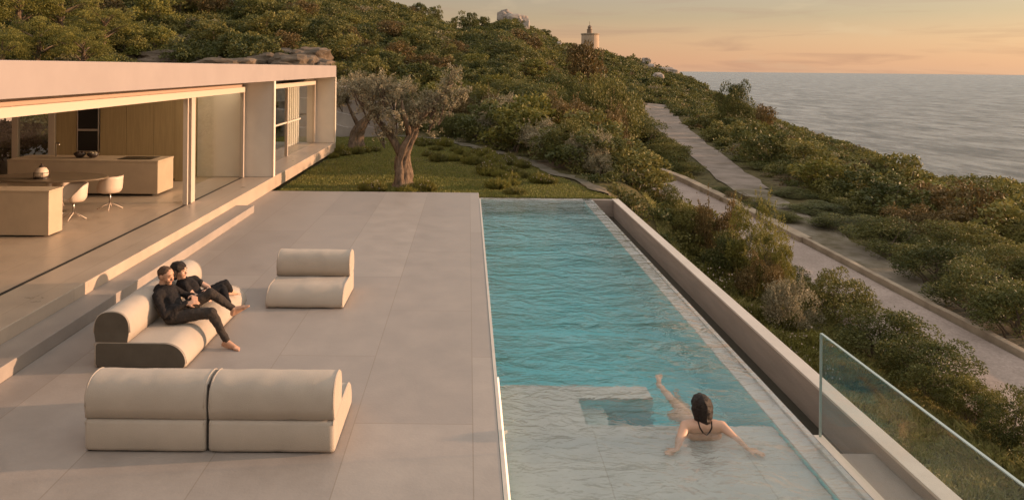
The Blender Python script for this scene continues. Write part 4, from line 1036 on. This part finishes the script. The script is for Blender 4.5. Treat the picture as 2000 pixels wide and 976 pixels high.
put('mixed', 1400, 398, 90, 20.6, 'reddish brown shrub just left of the tall feathery bush', GR)
put('olive', 1345, 405, 90, 21.8, 'rounded green shrub near the middle of the outer pool wall', GR)
put('dark', 1300, 392, 80, 22.6, 'dark shrub between the rounded green shrub and the pool corner', GR)
put('mixed', 1262, 372, 80, 24.0, 'brown leaved shrub near the far corner of the outer wall', GR)
put('silver', 1225, 372, 70, 23.0, 'silvery shrub close behind the far corner of the overflow channel', GR)
put('mixed', 1195, 362, 55, 25.5, 'thin brownish shrub against the sandy end of the access road', GR)
for i, (k_, x, y, r_, h, lab) in enumerate([('dark', 8.5, 9.2, .8, 1.1, 'dark shrub cut by the lower right edge of the photo'), ('silver', 7.0, 15.6, .6, 1.15, 'pale shrub with light flowering shoots on the grass strip'),
        ('mixed', 7.1, 17.4, .6, 1.2, 'thin brown shrub in front of the tall feathery bush'), ('dark', 7.2, 19.4, .75, 1.3, 'dark shrub on the grass strip left of the feathery bushes'),
        ('olive', 6.6, 21.2, .75, 1.2, 'green shrub on the inner side of the row near the far pool corner'), ('dark', 6.1, 22.6, .7, 1.0, 'dark low shrub on the bank just beyond the far pool corner')]):
    plant(k_, x, y, r_, h, lab, GR)
# bank above the lawn path
GB = 'shrubs massed on the bank behind the lawn'
bank = [('silver', 1150, 262, 110, 24.5), ('olive', 1110, 240, 105, 26), ('silver', 1068, 238, 100, 28), ('dark', 1030, 232, 95, 30), ('mixed', 990, 236, 90, 32), ('silver', 960, 226, 90, 34),
        ('dark', 925, 226, 90, 35.5), ('dark', 890, 222, 90, 36), ('mixed', 1090, 192, 120, 33), ('silver', 1010, 208, 70, 33), ('silver', 1172, 300, 60, 23.2), ('silver', 985, 190, 100, 38), ('mixed', 935, 186, 100, 39), ('dark', 880, 196, 90, 40),
        ('dark', 1045, 170, 130, 40), ('olive', 1190, 165, 130, 44), ('olive', 1150, 162, 120, 47), ('dark', 1225, 208, 110, 50), ('dark', 1262, 240, 110, 47), ('dark', 1228, 262, 90, 48.5), ('olive', 1305, 282, 85, 43.5),
        ('mixed', 1180, 215, 90, 38), ('dark', 1100, 150, 120, 52), ('olive', 1345, 318, 60, 40), ('silver', 1120, 205, 80, 36), ('olive', 840, 214, 80, 40), ('dark', 1000, 160, 110, 46), ('dark', 1285, 292, 60, 45)]
blab = ['silver tipped shrub bulging over the lawn path near the pool corner', 'green shrub second from the pool corner above the lawn path', 'silver shrub third along the lawn path', 'dark shrub fourth along the lawn path',
        'brownish shrub fifth along the lawn path', 'silvery shrub sixth along the lawn path', 'dark low shrub at the bend of the lawn path', 'dark shrub at the far end of the lawn path, right of the olive tree',
        'reddish shrub behind the row along the lawn path', 'pale upright shrub poking out above the lawn path row', 'small silvery shrub at the start of the low tan wall', 'pale feathery shrub right of the olive crown', 'brown shrub touching the right side of the olive crown', 'dark shrub behind the olive tree crown',
        'broad dark shrub in the middle of the bank', 'sunlit yellow green shrub, right one of the bright pair on the bank', 'sunlit yellow green shrub, left one of the bright pair on the bank', 'dark shrub below the bright pair on the bank', 'big very dark shrub beside the foot of the gravel track', 'dark shrub leaning over the low tan wall', 'green shrub at the lower left side of the gravel track',
        'brown shrub below the bright pair on the bank', 'dark shrub directly above the broad one on the bank', 'small pointed shrub where the wall meets the gravel track', 'grey green shrub over the middle of the lawn path', 'green shrub behind the left half of the lawn', 'dark shrub at the foot of the hillside', 'small dark shrub behind the low tan wall near the track']
for q, lab in zip(bank, blab): put(*q, lab, GB)
# beyond the gravel verge
GV = 'dense shrubs beyond the gravel verge'
ver = [('dark', 1995, 560, 170, 15.6), ('dark', 1925, 520, 170, 17.4), ('olive', 1985, 480, 150, 20), ('dark', 1835, 478, 160, 19.6), ('olive', 1880, 440, 150, 22.5), ('dark', 1745, 432, 150, 22.6), ('mixed', 1800, 405, 130, 25), ('dark', 1665, 418, 130, 26),
       ('olive', 1715, 385, 130, 29), ('dark', 1600, 408, 120, 29.5), ('dark', 1555, 398, 90, 33), ('olive', 1640, 375, 130, 33), ('olive', 1960, 440, 150, 25), ('mixed', 1560, 370, 110, 38), ('olive', 1500, 352, 90, 42), ('olive', 1470, 330, 90, 46), ('olive', 1780, 370, 130, 32), ('dark', 1870, 395, 130, 29), ('olive', 1950, 395, 150, 31), ('dark', 1840, 360, 120, 37)]
vlab = ['very dark shrub at the right edge above the road kerb', 'second dark shrub from the right edge above the kerb', 'olive shrub behind the two at the right edge', 'dark shrub third from the right along the gravel verge', 'olive shrub just behind the third along the verge', 'dark shrub fourth from the right along the verge', 'brown tinged shrub behind the fourth along the verge', 'dark shrub fifth from the right along the verge',
        'olive shrub behind the fifth along the verge', 'dark shrub sixth along the verge, near the top of the road', 'dark rounded shrub where verge and gravel track meet', 'olive shrub behind the sixth along the verge', 'wide olive shrub behind the right edge shrubs', 'brownish shrub beside the bottom of the gravel track', 'olive shrub on the right side of the gravel track, lower', 'olive shrub on the right side of the gravel track, upper', 'olive shrub in the second row of the verge thicket', 'dark shrub in the second row of the verge thicket', 'pale olive shrub in the third row near the right edge', 'dark shrub in the third row of the verge thicket']
for q, lab in zip(ver, vlab): put(*q, lab, GV)
for q in [('dark', 1405, 368, 60, 33.5, 'dark shrub on the outer side of the low tan wall, furthest of four'), ('mixed', 1440, 376, 60, 31.3, 'brown shrub on the outer side of the low tan wall, second furthest of four'), ('dark', 1480, 388, 70, 29.6, 'dark shrub on the outer side of the low tan wall, third of four'), ('olive', 1525, 412, 70, 27.6, 'olive shrub on the outer side of the low tan wall, nearest of four')]:
    put(*q, 'shrubs between the low wall and the gravel track')
put('dark', 1437, 168, 75, 72, 'tall dark tree standing alone against the sea right of the gravel track', None, cat='tree', name='bushy_tree')
put('faro', 1412, 290, 30, 52, 'small round bush beside the right edge of the gravel track', None)
put('farb', 1143, 90, 78, 105, 'rusty brown round tree just below the lighthouse', None, cat='tree', name='bushy_tree')
put('farb', 1020, 62, 70, 112, 'rusty orange tree on the slope below the ridge outcrop', None, cat='tree', name='bushy_tree')
put('farb', 1490, 210, 55, 84, 'reddish low bush just right of the lone dark tree', None)
# trees on the skyline
GS = 'small trees on the ridge skyline'
for u, v, wd, lab in [(822, 8, 34, 'leftmost small tree on the ridge skyline'), (848, 14, 26, 'second small tree on the ridge skyline'), (884, 36, 16, 'tiny tree in the dip of the skyline'), (915, 26, 44, 'broad dark tree on the skyline left of the granite outcrop'), (940, 34, 30, 'lower tree on the skyline beside the granite outcrop'),
                      (1060, 58, 30, 'low tree on the skyline between outcrop and lighthouse'), (1112, 84, 24, 'last small tree on the skyline before the lighthouse')]:
    Y = float(np.interp(az(u), _ra, _rY)) * .97
    put('far', u, v, wd, Y, lab, GS, cat='tree', name='small_tree')
# pines at the top left
GP = 'pines above the house roof'
def pine(seed):
    rng = np.random.default_rng(seed)
    V_, F_, T_, cc = crown(rng, n_leaf=8000, leaf=.085, clumps=46, rad=(.95, .95, .75), cz=1.55, up=.5, elong=4.5, cl_r=(.16, .30))
    bm = bmesh.new(); tube(bm, [(0, 0, -.2), (.05, .02, .5), (-.03, .05, 1.1), (.02, 0, 1.8)], [.10, .085, .065, .03], 9, jitter=.08)
    for i in rng.choice(len(cc), 12, replace=False):
        t_ = Vector(cc[i]); z_ = min(1.5, max(.6, t_.z - .5)); tube(bm, [(0, .02, z_), Vector((0, 0, z_)).lerp(t_, .5) + Vector((0, 0, .06)), t_], [.035, .022, .008], 6)
    me_ = bpy.data.meshes.new('trunk'); bmesh.ops.recalc_face_normals(bm, faces=bm.faces); bm.to_mesh(me_); bm.free(); me_.materials.append(M['trunk'])
    return fast_mesh('crown', V_, F_, T_, 'leaf_lime'), me_, float(V_[:, 2].max())
PP = [pine(91), pine(92), pine(93)]
for i, (u, v, wd, Y, lab) in enumerate([(35, -50, 150, 50, 'leftmost green pine above the house roof'), (120, -30, 140, 53, 'second pine from the left above the roof'), (205, 8, 130, 50, 'third pine from the left above the roof'), (75, 25, 120, 43, 'low pine in front of the two leftmost pines'),
                                       (160, 45, 110, 42, 'small bushy pine low above the roof between second and third'), (-60, -40, 150, 47, 'pine cut off by the left edge of the photo'), (255, 40, 90, 55, 'smallest pine at the right of the group, beside the flat slab'), (5, 50, 100, 40, 'low pine right above the left end of the roof')]):
    cm_, tm_, top = PP[i % 3]; x = at(u, Y); z = tz(x, Y)
    r_ = empty('pine_tree', (x, Y, z - .1), lab, 'pine tree', GP); r_.scale = (wd / 2800 * Y, wd / 2800 * Y, (ztop(u, v, Y) - z) / top); r_.rotation_euler.z = i * 1.3
    for nm, me_ in (('crown', cm_), ('trunk', tm_)):
        o_ = bpy.data.objects.new(nm, me_); COL.objects.link(o_); o_.parent = r_

# zones
def seg_dist(x, y, pl):
    d = np.full(np.shape(x), 1e9)
    for (x0, y0), (x1, y1) in zip(pl, pl[1:]):
        L2 = (x1 - x0) ** 2 + (y1 - y0) ** 2; t_ = np.clip(((x - x0) * (x1 - x0) + (y - y0) * (y1 - y0)) / L2, 0, 1)
        d = np.minimum(d, np.hypot(x - x0 - t_ * (x1 - x0), y - y0 - t_ * (y1 - y0)))
    return d
ROADB = [(9.8, -12), (9.8, 30), (9.55, 36.5), (8.4, 45), (6.6, 54.5), (5.4, 60)]
TRACK = [(11.9, 10), (12.8, 24), (13.7, 34), (14.1, 38), (15.8, 48.5), (18.4, 63), (21.8, 81.5), (26.8, 104), (30.5, 117)]
def lawn_edge(y): return np.interp(y, [18.9, 19.7, 27.2, 34.0, 35.6], [4.0, 3.7, 1.75, -1.45, -4])
def blocked(x, y, r):
    b_ = (seg_dist(x, y, ROADB) < 1.75 + r * .6) | (seg_dist(x, y, TRACK) < 1.9 + r * .75)
    b_ |= (x < 7.5 + r) & (y < 18.5) & (x > -26)
    b_ |= (x < 5.0 + r) & (y < 19.5) & (x > -26)
    b_ |= (x < lawn_edge(y) + .45 + r * .6) & (y < 36) & (x > -5.5)
    b_ |= (x <= -4.9 + r) & (y < 29.5 + r) & (x > -11)
    b_ |= (x > -9.6) & (x < -1.2) & (y > 30) & (y < 37.5)
    q_ = x / np.maximum(y, 1); b_ |= (q_ > -.475) & (q_ < -.185) & (y > 38) & (y < 50)
    b_ |= (x > -30) & (x < -9.9) & (y < 21 + r) & (y > 0)
    return b_
# individual shrubs on the near slopes
rng = np.random.default_rng(5); placed = []
labs = {'far': 'dark green shrub, one of many alike covering the lower hillside', 'faro': 'olive green shrub, one of many alike covering the lower hillside', 'farl': 'yellow green shrub, one of many alike covering the lower hillside', 'farb': 'brownish shrub, one of many alike covering the lower hillside'}
n_ind = 0; tries = 0
while n_ind < 200 and tries < 6000:
    tries += 1
    th = rng.uniform(-34, 41); r_ = rng.uniform(24, 78)
    x = r_ * math.sin(R(th)); y = r_ * math.cos(R(th)); rad = rng.uniform(.8, 1.25) * (1 + r_ / 120)
    if x > 12 and r_ < 30: continue
    if blocked(np.array(x), np.array(y), rad * .8): continue
    if any((x - a_) ** 2 + (y - b_) ** 2 < (.62 * (rad + c_)) ** 2 for a_, b_, c_ in placed): continue
    kind = rng.choice(['far', 'faro', 'farl', 'farb'], p=[.42, .34, .12, .12] if x < 14 else [.3, .45, .15, .10])
    placed.append((x, y, rad)); n_ind += 1
    plant(kind, x, y, rad, rad * rng.uniform(1.0, 1.5), labs[kind], 'shrubs covering the lower hillside: ' + labs[kind].split(',')[0])
print('individual shrubs', n_ind, NSH)

# the mass of scrub over the hill: one object
def scrub(name, n, rlo, rhi, thlo, thhi, seed, hmul=1.0, rad_rng=(.8, 1.5), leaf_px=1.5, kmul=1.0, dens=None, skip=0):
    rng = np.random.default_rng(seed)
    th = np.radians(rng.uniform(thlo, thhi, n)); r_ = rng.uniform(rlo, rhi, n)
    r_ = np.minimum(r_, np.interp(np.degrees(th), RA, RR) * rng.uniform(.5, 1.06, n) + 0 * r_) if skip == 0 else r_
    x = r_ * np.sin(th); y = r_ * np.cos(th)
    rad = rng.uniform(*rad_rng, n) ** 1.3 * (1 + r_ / 260)
    ok = ~blocked(x, y, rad * .7)
    x, y, r_, rad = x[ok], y[ok], r_[ok], rad[ok]; n = len(x)
    z = terrain(x, y)
    Vs, Fs, Ts = [], [], []; off = 0
    px = r_ / 717.0                               # metres per render pixel
    leaf = np.clip(leaf_px * px, .07, .8)
    cnt = np.clip((rad / leaf) ** 2 * 5.5 * kmul, 30, 900).astype(int)
    bid = np.repeat(np.arange(n), cnt)
    tot = len(bid)
    # clumps: each bush has 9 lumps
    lump = rdir(n * 9, rng).reshape(n, 9, 3); lump[..., 2] = np.abs(lump[..., 2]); lump *= rng.uniform(.3, .75, (n, 9, 1))
    lt = rng.uniform(0, 1, (n, 9))
    li = rng.integers(0, 9, tot)
    d = rdir(tot, rng); d[:, 2] = np.abs(d[:, 2]) * 1.05 - .12
    C = lump[bid, li] + d * rng.uniform(.22, .46, (tot, 1))
    C[:, 2] *= .8 * hmul; C *= rad[bid][:, None]
    C += np.stack([x, y, z], 1)[bid]
    S = leaf[bid] * rng.uniform(.7, 1.5, tot)
    V_, F_ = leaf_quads(C, S, rng, d, 1.5, .15)
    tint = np.clip(lt[bid, li] * .5 + rng.uniform(0, .5, tot), 0, 1) * np.repeat(rng.uniform(.3, 1.1, n), cnt)
    me_ = fast_mesh(name, V_, F_, np.repeat(tint, 4), 'leaf_stuff')
    for m_ in ('leaf_dark', 'leaf_olive', 'leaf_lime', 'leaf_brown', 'leaf_silver'): me_.materials.append(M[m_])
    mi = rng.choice(6, n, p=[.30, .36, .19, .08, .04, .03]); me_.polygons.foreach_set('material_index', np.repeat(mi, cnt).astype(np.int32))
    o_ = bpy.data.objects.new(name, me_); COL.objects.link(o_); tag(o_, 'dense mediterranean scrub covering the hillside down to the sea', 'scrub', kind='stuff')
    print(name, n, tot); return o_
scrub('hillside_scrub', 15000, 36, 330, -36, 42, 3, rad_rng=(.6, 1.25))
scrub('low_ground_cover', 3800, 20, 80, -36, 44, 4, hmul=.8, rad_rng=(.35, .8), kmul=.9, skip=1)

# grass blades on the lawn and garden strip
def blades(name, x, y, h, rng, lean=.35, wd=.012, label='', m_='grass'):
    n = len(x); z = terrain(x, y)
    a_ = rng.uniform(0, 2 * PI, n); ln = rng.normal(size=(n, 2)) * lean * h[:, None]
    dx = np.cos(a_) * wd; dy = np.sin(a_) * wd
    b0 = np.stack([x - dx, y - dy, z - .01], 1); b1 = np.stack([x + dx, y + dy, z - .01], 1)
    m0 = np.stack([x + dx * .7 + ln[:, 0] * .4, y + dy * .7 + ln[:, 1] * .4, z + h * .6], 1); t0 = np.stack([x + ln[:, 0], y + ln[:, 1], z + h], 1)
    V_ = np.stack([b0, b1, m0, t0], 1).reshape(-1, 3); F_ = np.arange(4 * n).reshape(n, 4)
    me_ = fast_mesh(name, V_, F_, np.repeat(rng.uniform(0, 1, n), 4), m_); o_ = bpy.data.objects.new(name, me_); COL.objects.link(o_)
    tag(o_, label, 'grass', kind='stuff'); return o_
rng = np.random.default_rng(11)
n = 170000; y = 19.05 + 16.5 * rng.uniform(size=n) ** 1.25; x = rng.uniform(-9, 4.4, n); k = (x < lawn_edge(y)) & ~((x < -5.2) & (y < 28.3)); x, y = x[k], y[k]
blades('lawn_grass', x, y, rng.uniform(.03, .07, len(x)) * (1 + .5 * vnoise(x * 6, y * 6)), rng, wd=.012, label='short green lawn grass behind the terrace')
n = 120000; x = rng.uniform(5.2, 8.2, n); y = 2 + 22 * rng.uniform(size=n); k = (y < 19) | (x > 5.4); x, y = x[k], y[k]
tuft = np.clip(vnoise(x * 9 + 3, y * 7) * 1.6 + .2, .0, 1) * np.clip((y - 7.5) / 3, .15, 1)
blades('rough_grass', x, y, .08 + .28 * tuft * rng.uniform(.4, 1, len(x)), rng, lean=.45, wd=.011, label='rough yellow green grass on the strip outside the pool wall', m_='meadow')
# taller tufts and flowers on the right part of the lawn
tl = []
rng = np.random.default_rng(17)
def tuft_mesh(seed, flowers):
    rng = np.random.default_rng(seed); n_ = 420
    a_ = rng.uniform(0, 2 * PI, n_); rr_ = rng.uniform(0, 1, n_) ** .6 * .55
    x = np.cos(a_) * rr_; y = np.sin(a_) * rr_; h = rng.uniform(.35, 1, n_) * (1.1 - rr_)
    dx = np.cos(a_ + 1.57) * .02; dy = np.sin(a_ + 1.57) * .02
    V_ = np.stack([np.stack([x - dx, y - dy, 0 * x], 1), np.stack([x + dx, y + dy, 0 * x], 1), np.stack([x * 1.3 + dx, y * 1.3 + dy, h * .65], 1), np.stack([x * 1.75, y * 1.75, h], 1)], 1).reshape(-1, 3)
    C = np.stack([x * 1.5, y * 1.5, h * .85], 1); V2, F2 = leaf_quads(C, np.full(n_, .10), rng, None, 2)
    me_ = fast_mesh('leaves', np.concatenate([V_, V2]), np.concatenate([np.arange(4 * n_).reshape(n_, 4), F2 + 4 * n_]), rng.uniform(.2, 1, 8 * n_), 'leaf_lime' if seed % 2 else 'leaf_olive')
    fm = None
    if flowers:
        k_ = rng.choice(n_, 16); V3, F3 = leaf_quads(np.repeat(C[k_] * 1.03 + [0, 0, .12], 3, 0), np.full(48, .085), rng, None, 1.2); fm = fast_mesh('blossoms', V3, F3, None, 'flower')
    return me_, fm
TM = [tuft_mesh(s, s in (2, 3)) for s in range(1, 5)]
cand = []
while len(cand) < 46:
    y = rng.uniform(19.25, 33); e = float(lawn_edge(y)); x = rng.uniform(e - 3.6 + (y - 19) * .06, e - .1)
    if y < 20.2 or x > e - 2.2 or rng.uniform() < .25: cand.append((x, y))
for i in range(10): cand.append((rng.uniform(-2.9, -.9), rng.uniform(19.3, 20.1)))
for i in range(7): cand.append((rng.uniform(-5.2, -3.6), rng.uniform(26.5, 29.5)))
for i in range(44): cand.append((rng.uniform(6.3, 7.3), rng.uniform(13, 21)))
for i, (x, y) in enumerate(cand):
    me_, fm = TM[i % 4]
    where = 'lawn behind the pool' if x > -.9 and y > 19.1 and x < 4.2 else 'foot of the front olive tree' if x > -3 and x < 0 else 'grass by the far house corner' if x < -3 else 'strip outside the pool wall'
    t_ = empty('grass_tuft', (x, y, tz(x, y)), ('flowering' if fm else 'leafy green') + ' tuft, one of several alike on the ' + where, 'plant', ('flowering' if fm else 'green') + ' tufts on the ' + where)
    s = rng.uniform(.26, .48) * (1.35 if x > 4.2 else 1.0); t_.scale = (s, s, s * rng.uniform(.7, 1.2)); t_.rotation_euler.z = rng.uniform(0, 6)
    o_ = bpy.data.objects.new('leaves', me_); COL.objects.link(o_); o_.parent = t_
    if fm: o_ = bpy.data.objects.new('blossoms', fm); COL.objects.link(o_); o_.parent = t_

# ------------------------------------------------------------------ olive trees
def olive(loc, label, seed, spread, trunk_pts, trunk_r, limbs, blobs, nleaf, leaf=.075):
    rng = np.random.default_rng(seed)
    r_ = empty('olive_tree', loc, label, 'olive tree', 'olive trees on the lawn')
    bm = bmesh.new(); nn = 28; rings = []
    P_ = [Vector(p) for p in trunk_pts]
    # smooth resample
    Q = []; RQ = []
    for i in range(len(P_) - 1):
        p0, p1, p2, p3 = P_[max(i - 1, 0)], P_[i], P_[i + 1], P_[min(i + 2, len(P_) - 1)]
        for k in range(8):
            t_ = k / 8; Q.append(.5 * ((2 * p1) + (-p0 + p2) * t_ + (2 * p0 - 5 * p1 + 4 * p2 - p3) * t_ ** 2 + (-p0 + 3 * p1 - 3 * p2 + p3) * t_ ** 3)); RQ.append(trunk_r[i] + (trunk_r[i + 1] - trunk_r[i]) * t_)
    Q.append(P_[-1]); RQ.append(trunk_r[-1])
    for j, (p, rad) in enumerate(zip(Q, RQ)):
        tw = j * .07; ring = []
        for k in range(nn):
            a_ = 2 * PI * k / nn
            rr_ = rad * (1 + .20 * math.sin(3 * a_ + tw * 3 + 1) + .13 * math.sin(7 * a_ + tw * 6) + .45 * mnoise.noise(Vector((math.cos(a_) * 1.4, math.sin(a_) * 1.4, p.z * 2.2 + seed))))
            if j < 5: rr_ *= 1 + (5 - j) * .09 * (1 + .8 * math.sin(4 * a_ + 1))
            ring.append(bm.verts.new(p + Vector((math.cos(a_ + tw) * rr_, math.sin(a_ + tw) * rr_, 0))))
        rings.append(ring)
    for a_, b_ in zip(rings, rings[1:]):
        for k in range(nn): bm.faces.new((a_[k], a_[(k + 1) % nn], b_[(k + 1) % nn], b_[k]))
    bm.faces.new(rings[0][::-1]); bm.faces.new(rings[-1])
    for pts, r0 in limbs:
        n_ = len(pts); tube(bm, pts, [r0 * (1 - .75 * i / (n_ - 1)) for i in range(n_)], 9, jitter=.12)
    bmesh.ops.translate(bm, verts=bm.verts, vec=loc)
    link_bm('trunk', bm, 'trunk', r_, smooth=True)
    # crown: many small sprays inside blobs
    Cs = []; Ts = []; B = np.array(blobs)
    wts = B[:, 3] ** 2.2; ns = nleaf // 26
    bi = rng.choice(len(B), ns, p=wts / wts.sum())
    sd = rdir(ns, rng); sc = B[bi, :3] + sd * (B[bi, 3] * rng.uniform(.25, 1.05, ns) ** .6)[:, None] * np.array([1, 1, .85])
    dr = sd + rng.normal(size=(ns, 3)) * .5; dr[:, 2] += .35; dr /= np.linalg.norm(dr, axis=1, keepdims=True)
    t_ = rng.uniform(-.5, .5, (ns, 26)); C = sc[:, None] + dr[:, None] * (t_ * .34)[..., None] + rng.normal(size=(ns, 26, 3)) * .035
    C = C.reshape(-1, 3); n_ = len(C)
    V_, F_ = leaf_quads(C, rng.uniform(.6, 1.3, n_) * leaf, rng, np.repeat(dr, 26, 0), 3.4, .1, .9)
    tint = np.clip(np.repeat(rng.uniform(0, .8, ns), 26) + rng.uniform(0, .35, n_), 0, 1)
    me_ = fast_mesh('crown', V_, F_, np.repeat(tint, 4), 'leaf_silver'); o_ = bpy.data.objects.new('crown', me_); COL.objects.link(o_); o_.parent = r_
    bm = bmesh.new()
    for i in rng.choice(ns, 90, replace=False):
        b_ = B[bi[i], :3]; tube(bm, [tuple(b_ * .8 + np.array([0, 0, -.1])), tuple((b_ + sc[i]) / 2 + rng.normal(size=3) * .05), tuple(sc[i] + dr[i] * .2)], [.018, .010, .004], 5)
    bmesh.ops.translate(bm, verts=bm.verts, vec=loc); link_bm('twigs', bm, 'twig', r_)
    return r_
ox, oy = at(787, 20.6), 20.6
# blobs in metres relative to base: X from (u-787)*20.6/1400, Z from px
def ob(u, v, dy, r_): return ((u - 787) * 20.6 / 1400, dy, EYE - (v - 133 + 1.2) / 1400 * 20.6 - tz(ox, oy), r_)
olive((ox, oy, tz(ox, oy)), 'gnarled olive tree with a thick twisted trunk and silvery crown just behind the terrace', 3, 1.8,
      [(0, 0, -.1), (.0, 0, .35), (-.02, .02, .75), (.10, .02, 1.15), (.28, .05, 1.55), (.32, .05, 1.8)], [.30, .23, .19, .16, .13, .10],
      [([(-.02, 0, .9), (-.25, .1, 1.3), (-.6, .1, 1.75), (-.95, 0, 2.2), (-1.3, 0, 2.5)], .13), ([(.3, .05, 1.7), (.65, .0, 2.1), (1.0, .05, 2.5), (1.45, 0, 3.0)], .11),
       ([(.2, 0, 1.5), (.1, -.2, 2.0), (.0, -.3, 2.5)], .10), ([(.3, .05, 1.65), (.4, .4, 2.1), (.2, .6, 2.5)], .09), ([(-.3, .1, 1.4), (-.6, .4, 1.7), (-.9, .5, 2.0)], .08)],
      [ob(690, 170, 0, .36), ob(720, 180, .1, .45), ob(745, 165, -.1, .42), ob(770, 185, 0, .45), ob(705, 205, .2, .34), ob(740, 215, 0, .4), ob(775, 225, -.2, .42), ob(800, 210, .1, .42), ob(765, 250, .1, .34), ob(745, 262, -.1, .26),
       ob(830, 200, 0, .36), ob(855, 190, .1, .36), ob(880, 170, 0, .34), ob(885, 145, 0, .24), ob(900, 185, .1, .28), ob(875, 205, -.1, .30), ob(820, 230, 0, .28), ob(850, 225, .2, .28), ob(800, 172, .4, .32), ob(675, 160, .2, .24), ob(845, 262, .2, .2)],
      14000, .090)
o = rock('boulder', (ox + .55, oy - .75, -.12), .38, .22, .14, 4.2, 'rock', 3); tag(o, 'small orange brown stone at the foot of the front olive tree', 'stone')
bx, by = at(702, 30.5), 30.5
olive((bx, by, tz(bx, by)), 'second olive tree with a leaning dark trunk further back beside the house end', 8, 1.6,
      [(-.2, 0, -.1), (-.15, 0, .5), (.1, 0, 1.0), (.5, .05, 1.4), (.75, .05, 1.7)], [.30, .25, .24, .2, .15],
      [([(.0, 0, .9), (-.35, .1, 1.5), (-.6, .1, 2.1)], .11), ([(.6, 0, 1.5), (1.0, .1, 1.9), (1.3, .1, 2.3)], .10), ([(.5, 0, 1.4), (.4, .3, 2.0), (.3, .3, 2.6)], .1)],
      [(-.6, 0, 2.4, .55), (.1, 0, 2.7, .6), (.7, .1, 2.5, .55), (1.3, 0, 2.3, .5), (-.9, .1, 2.0, .35), (.3, -.3, 2.1, .4), (1.0, 0, 1.9, .35)], 14000, .085)
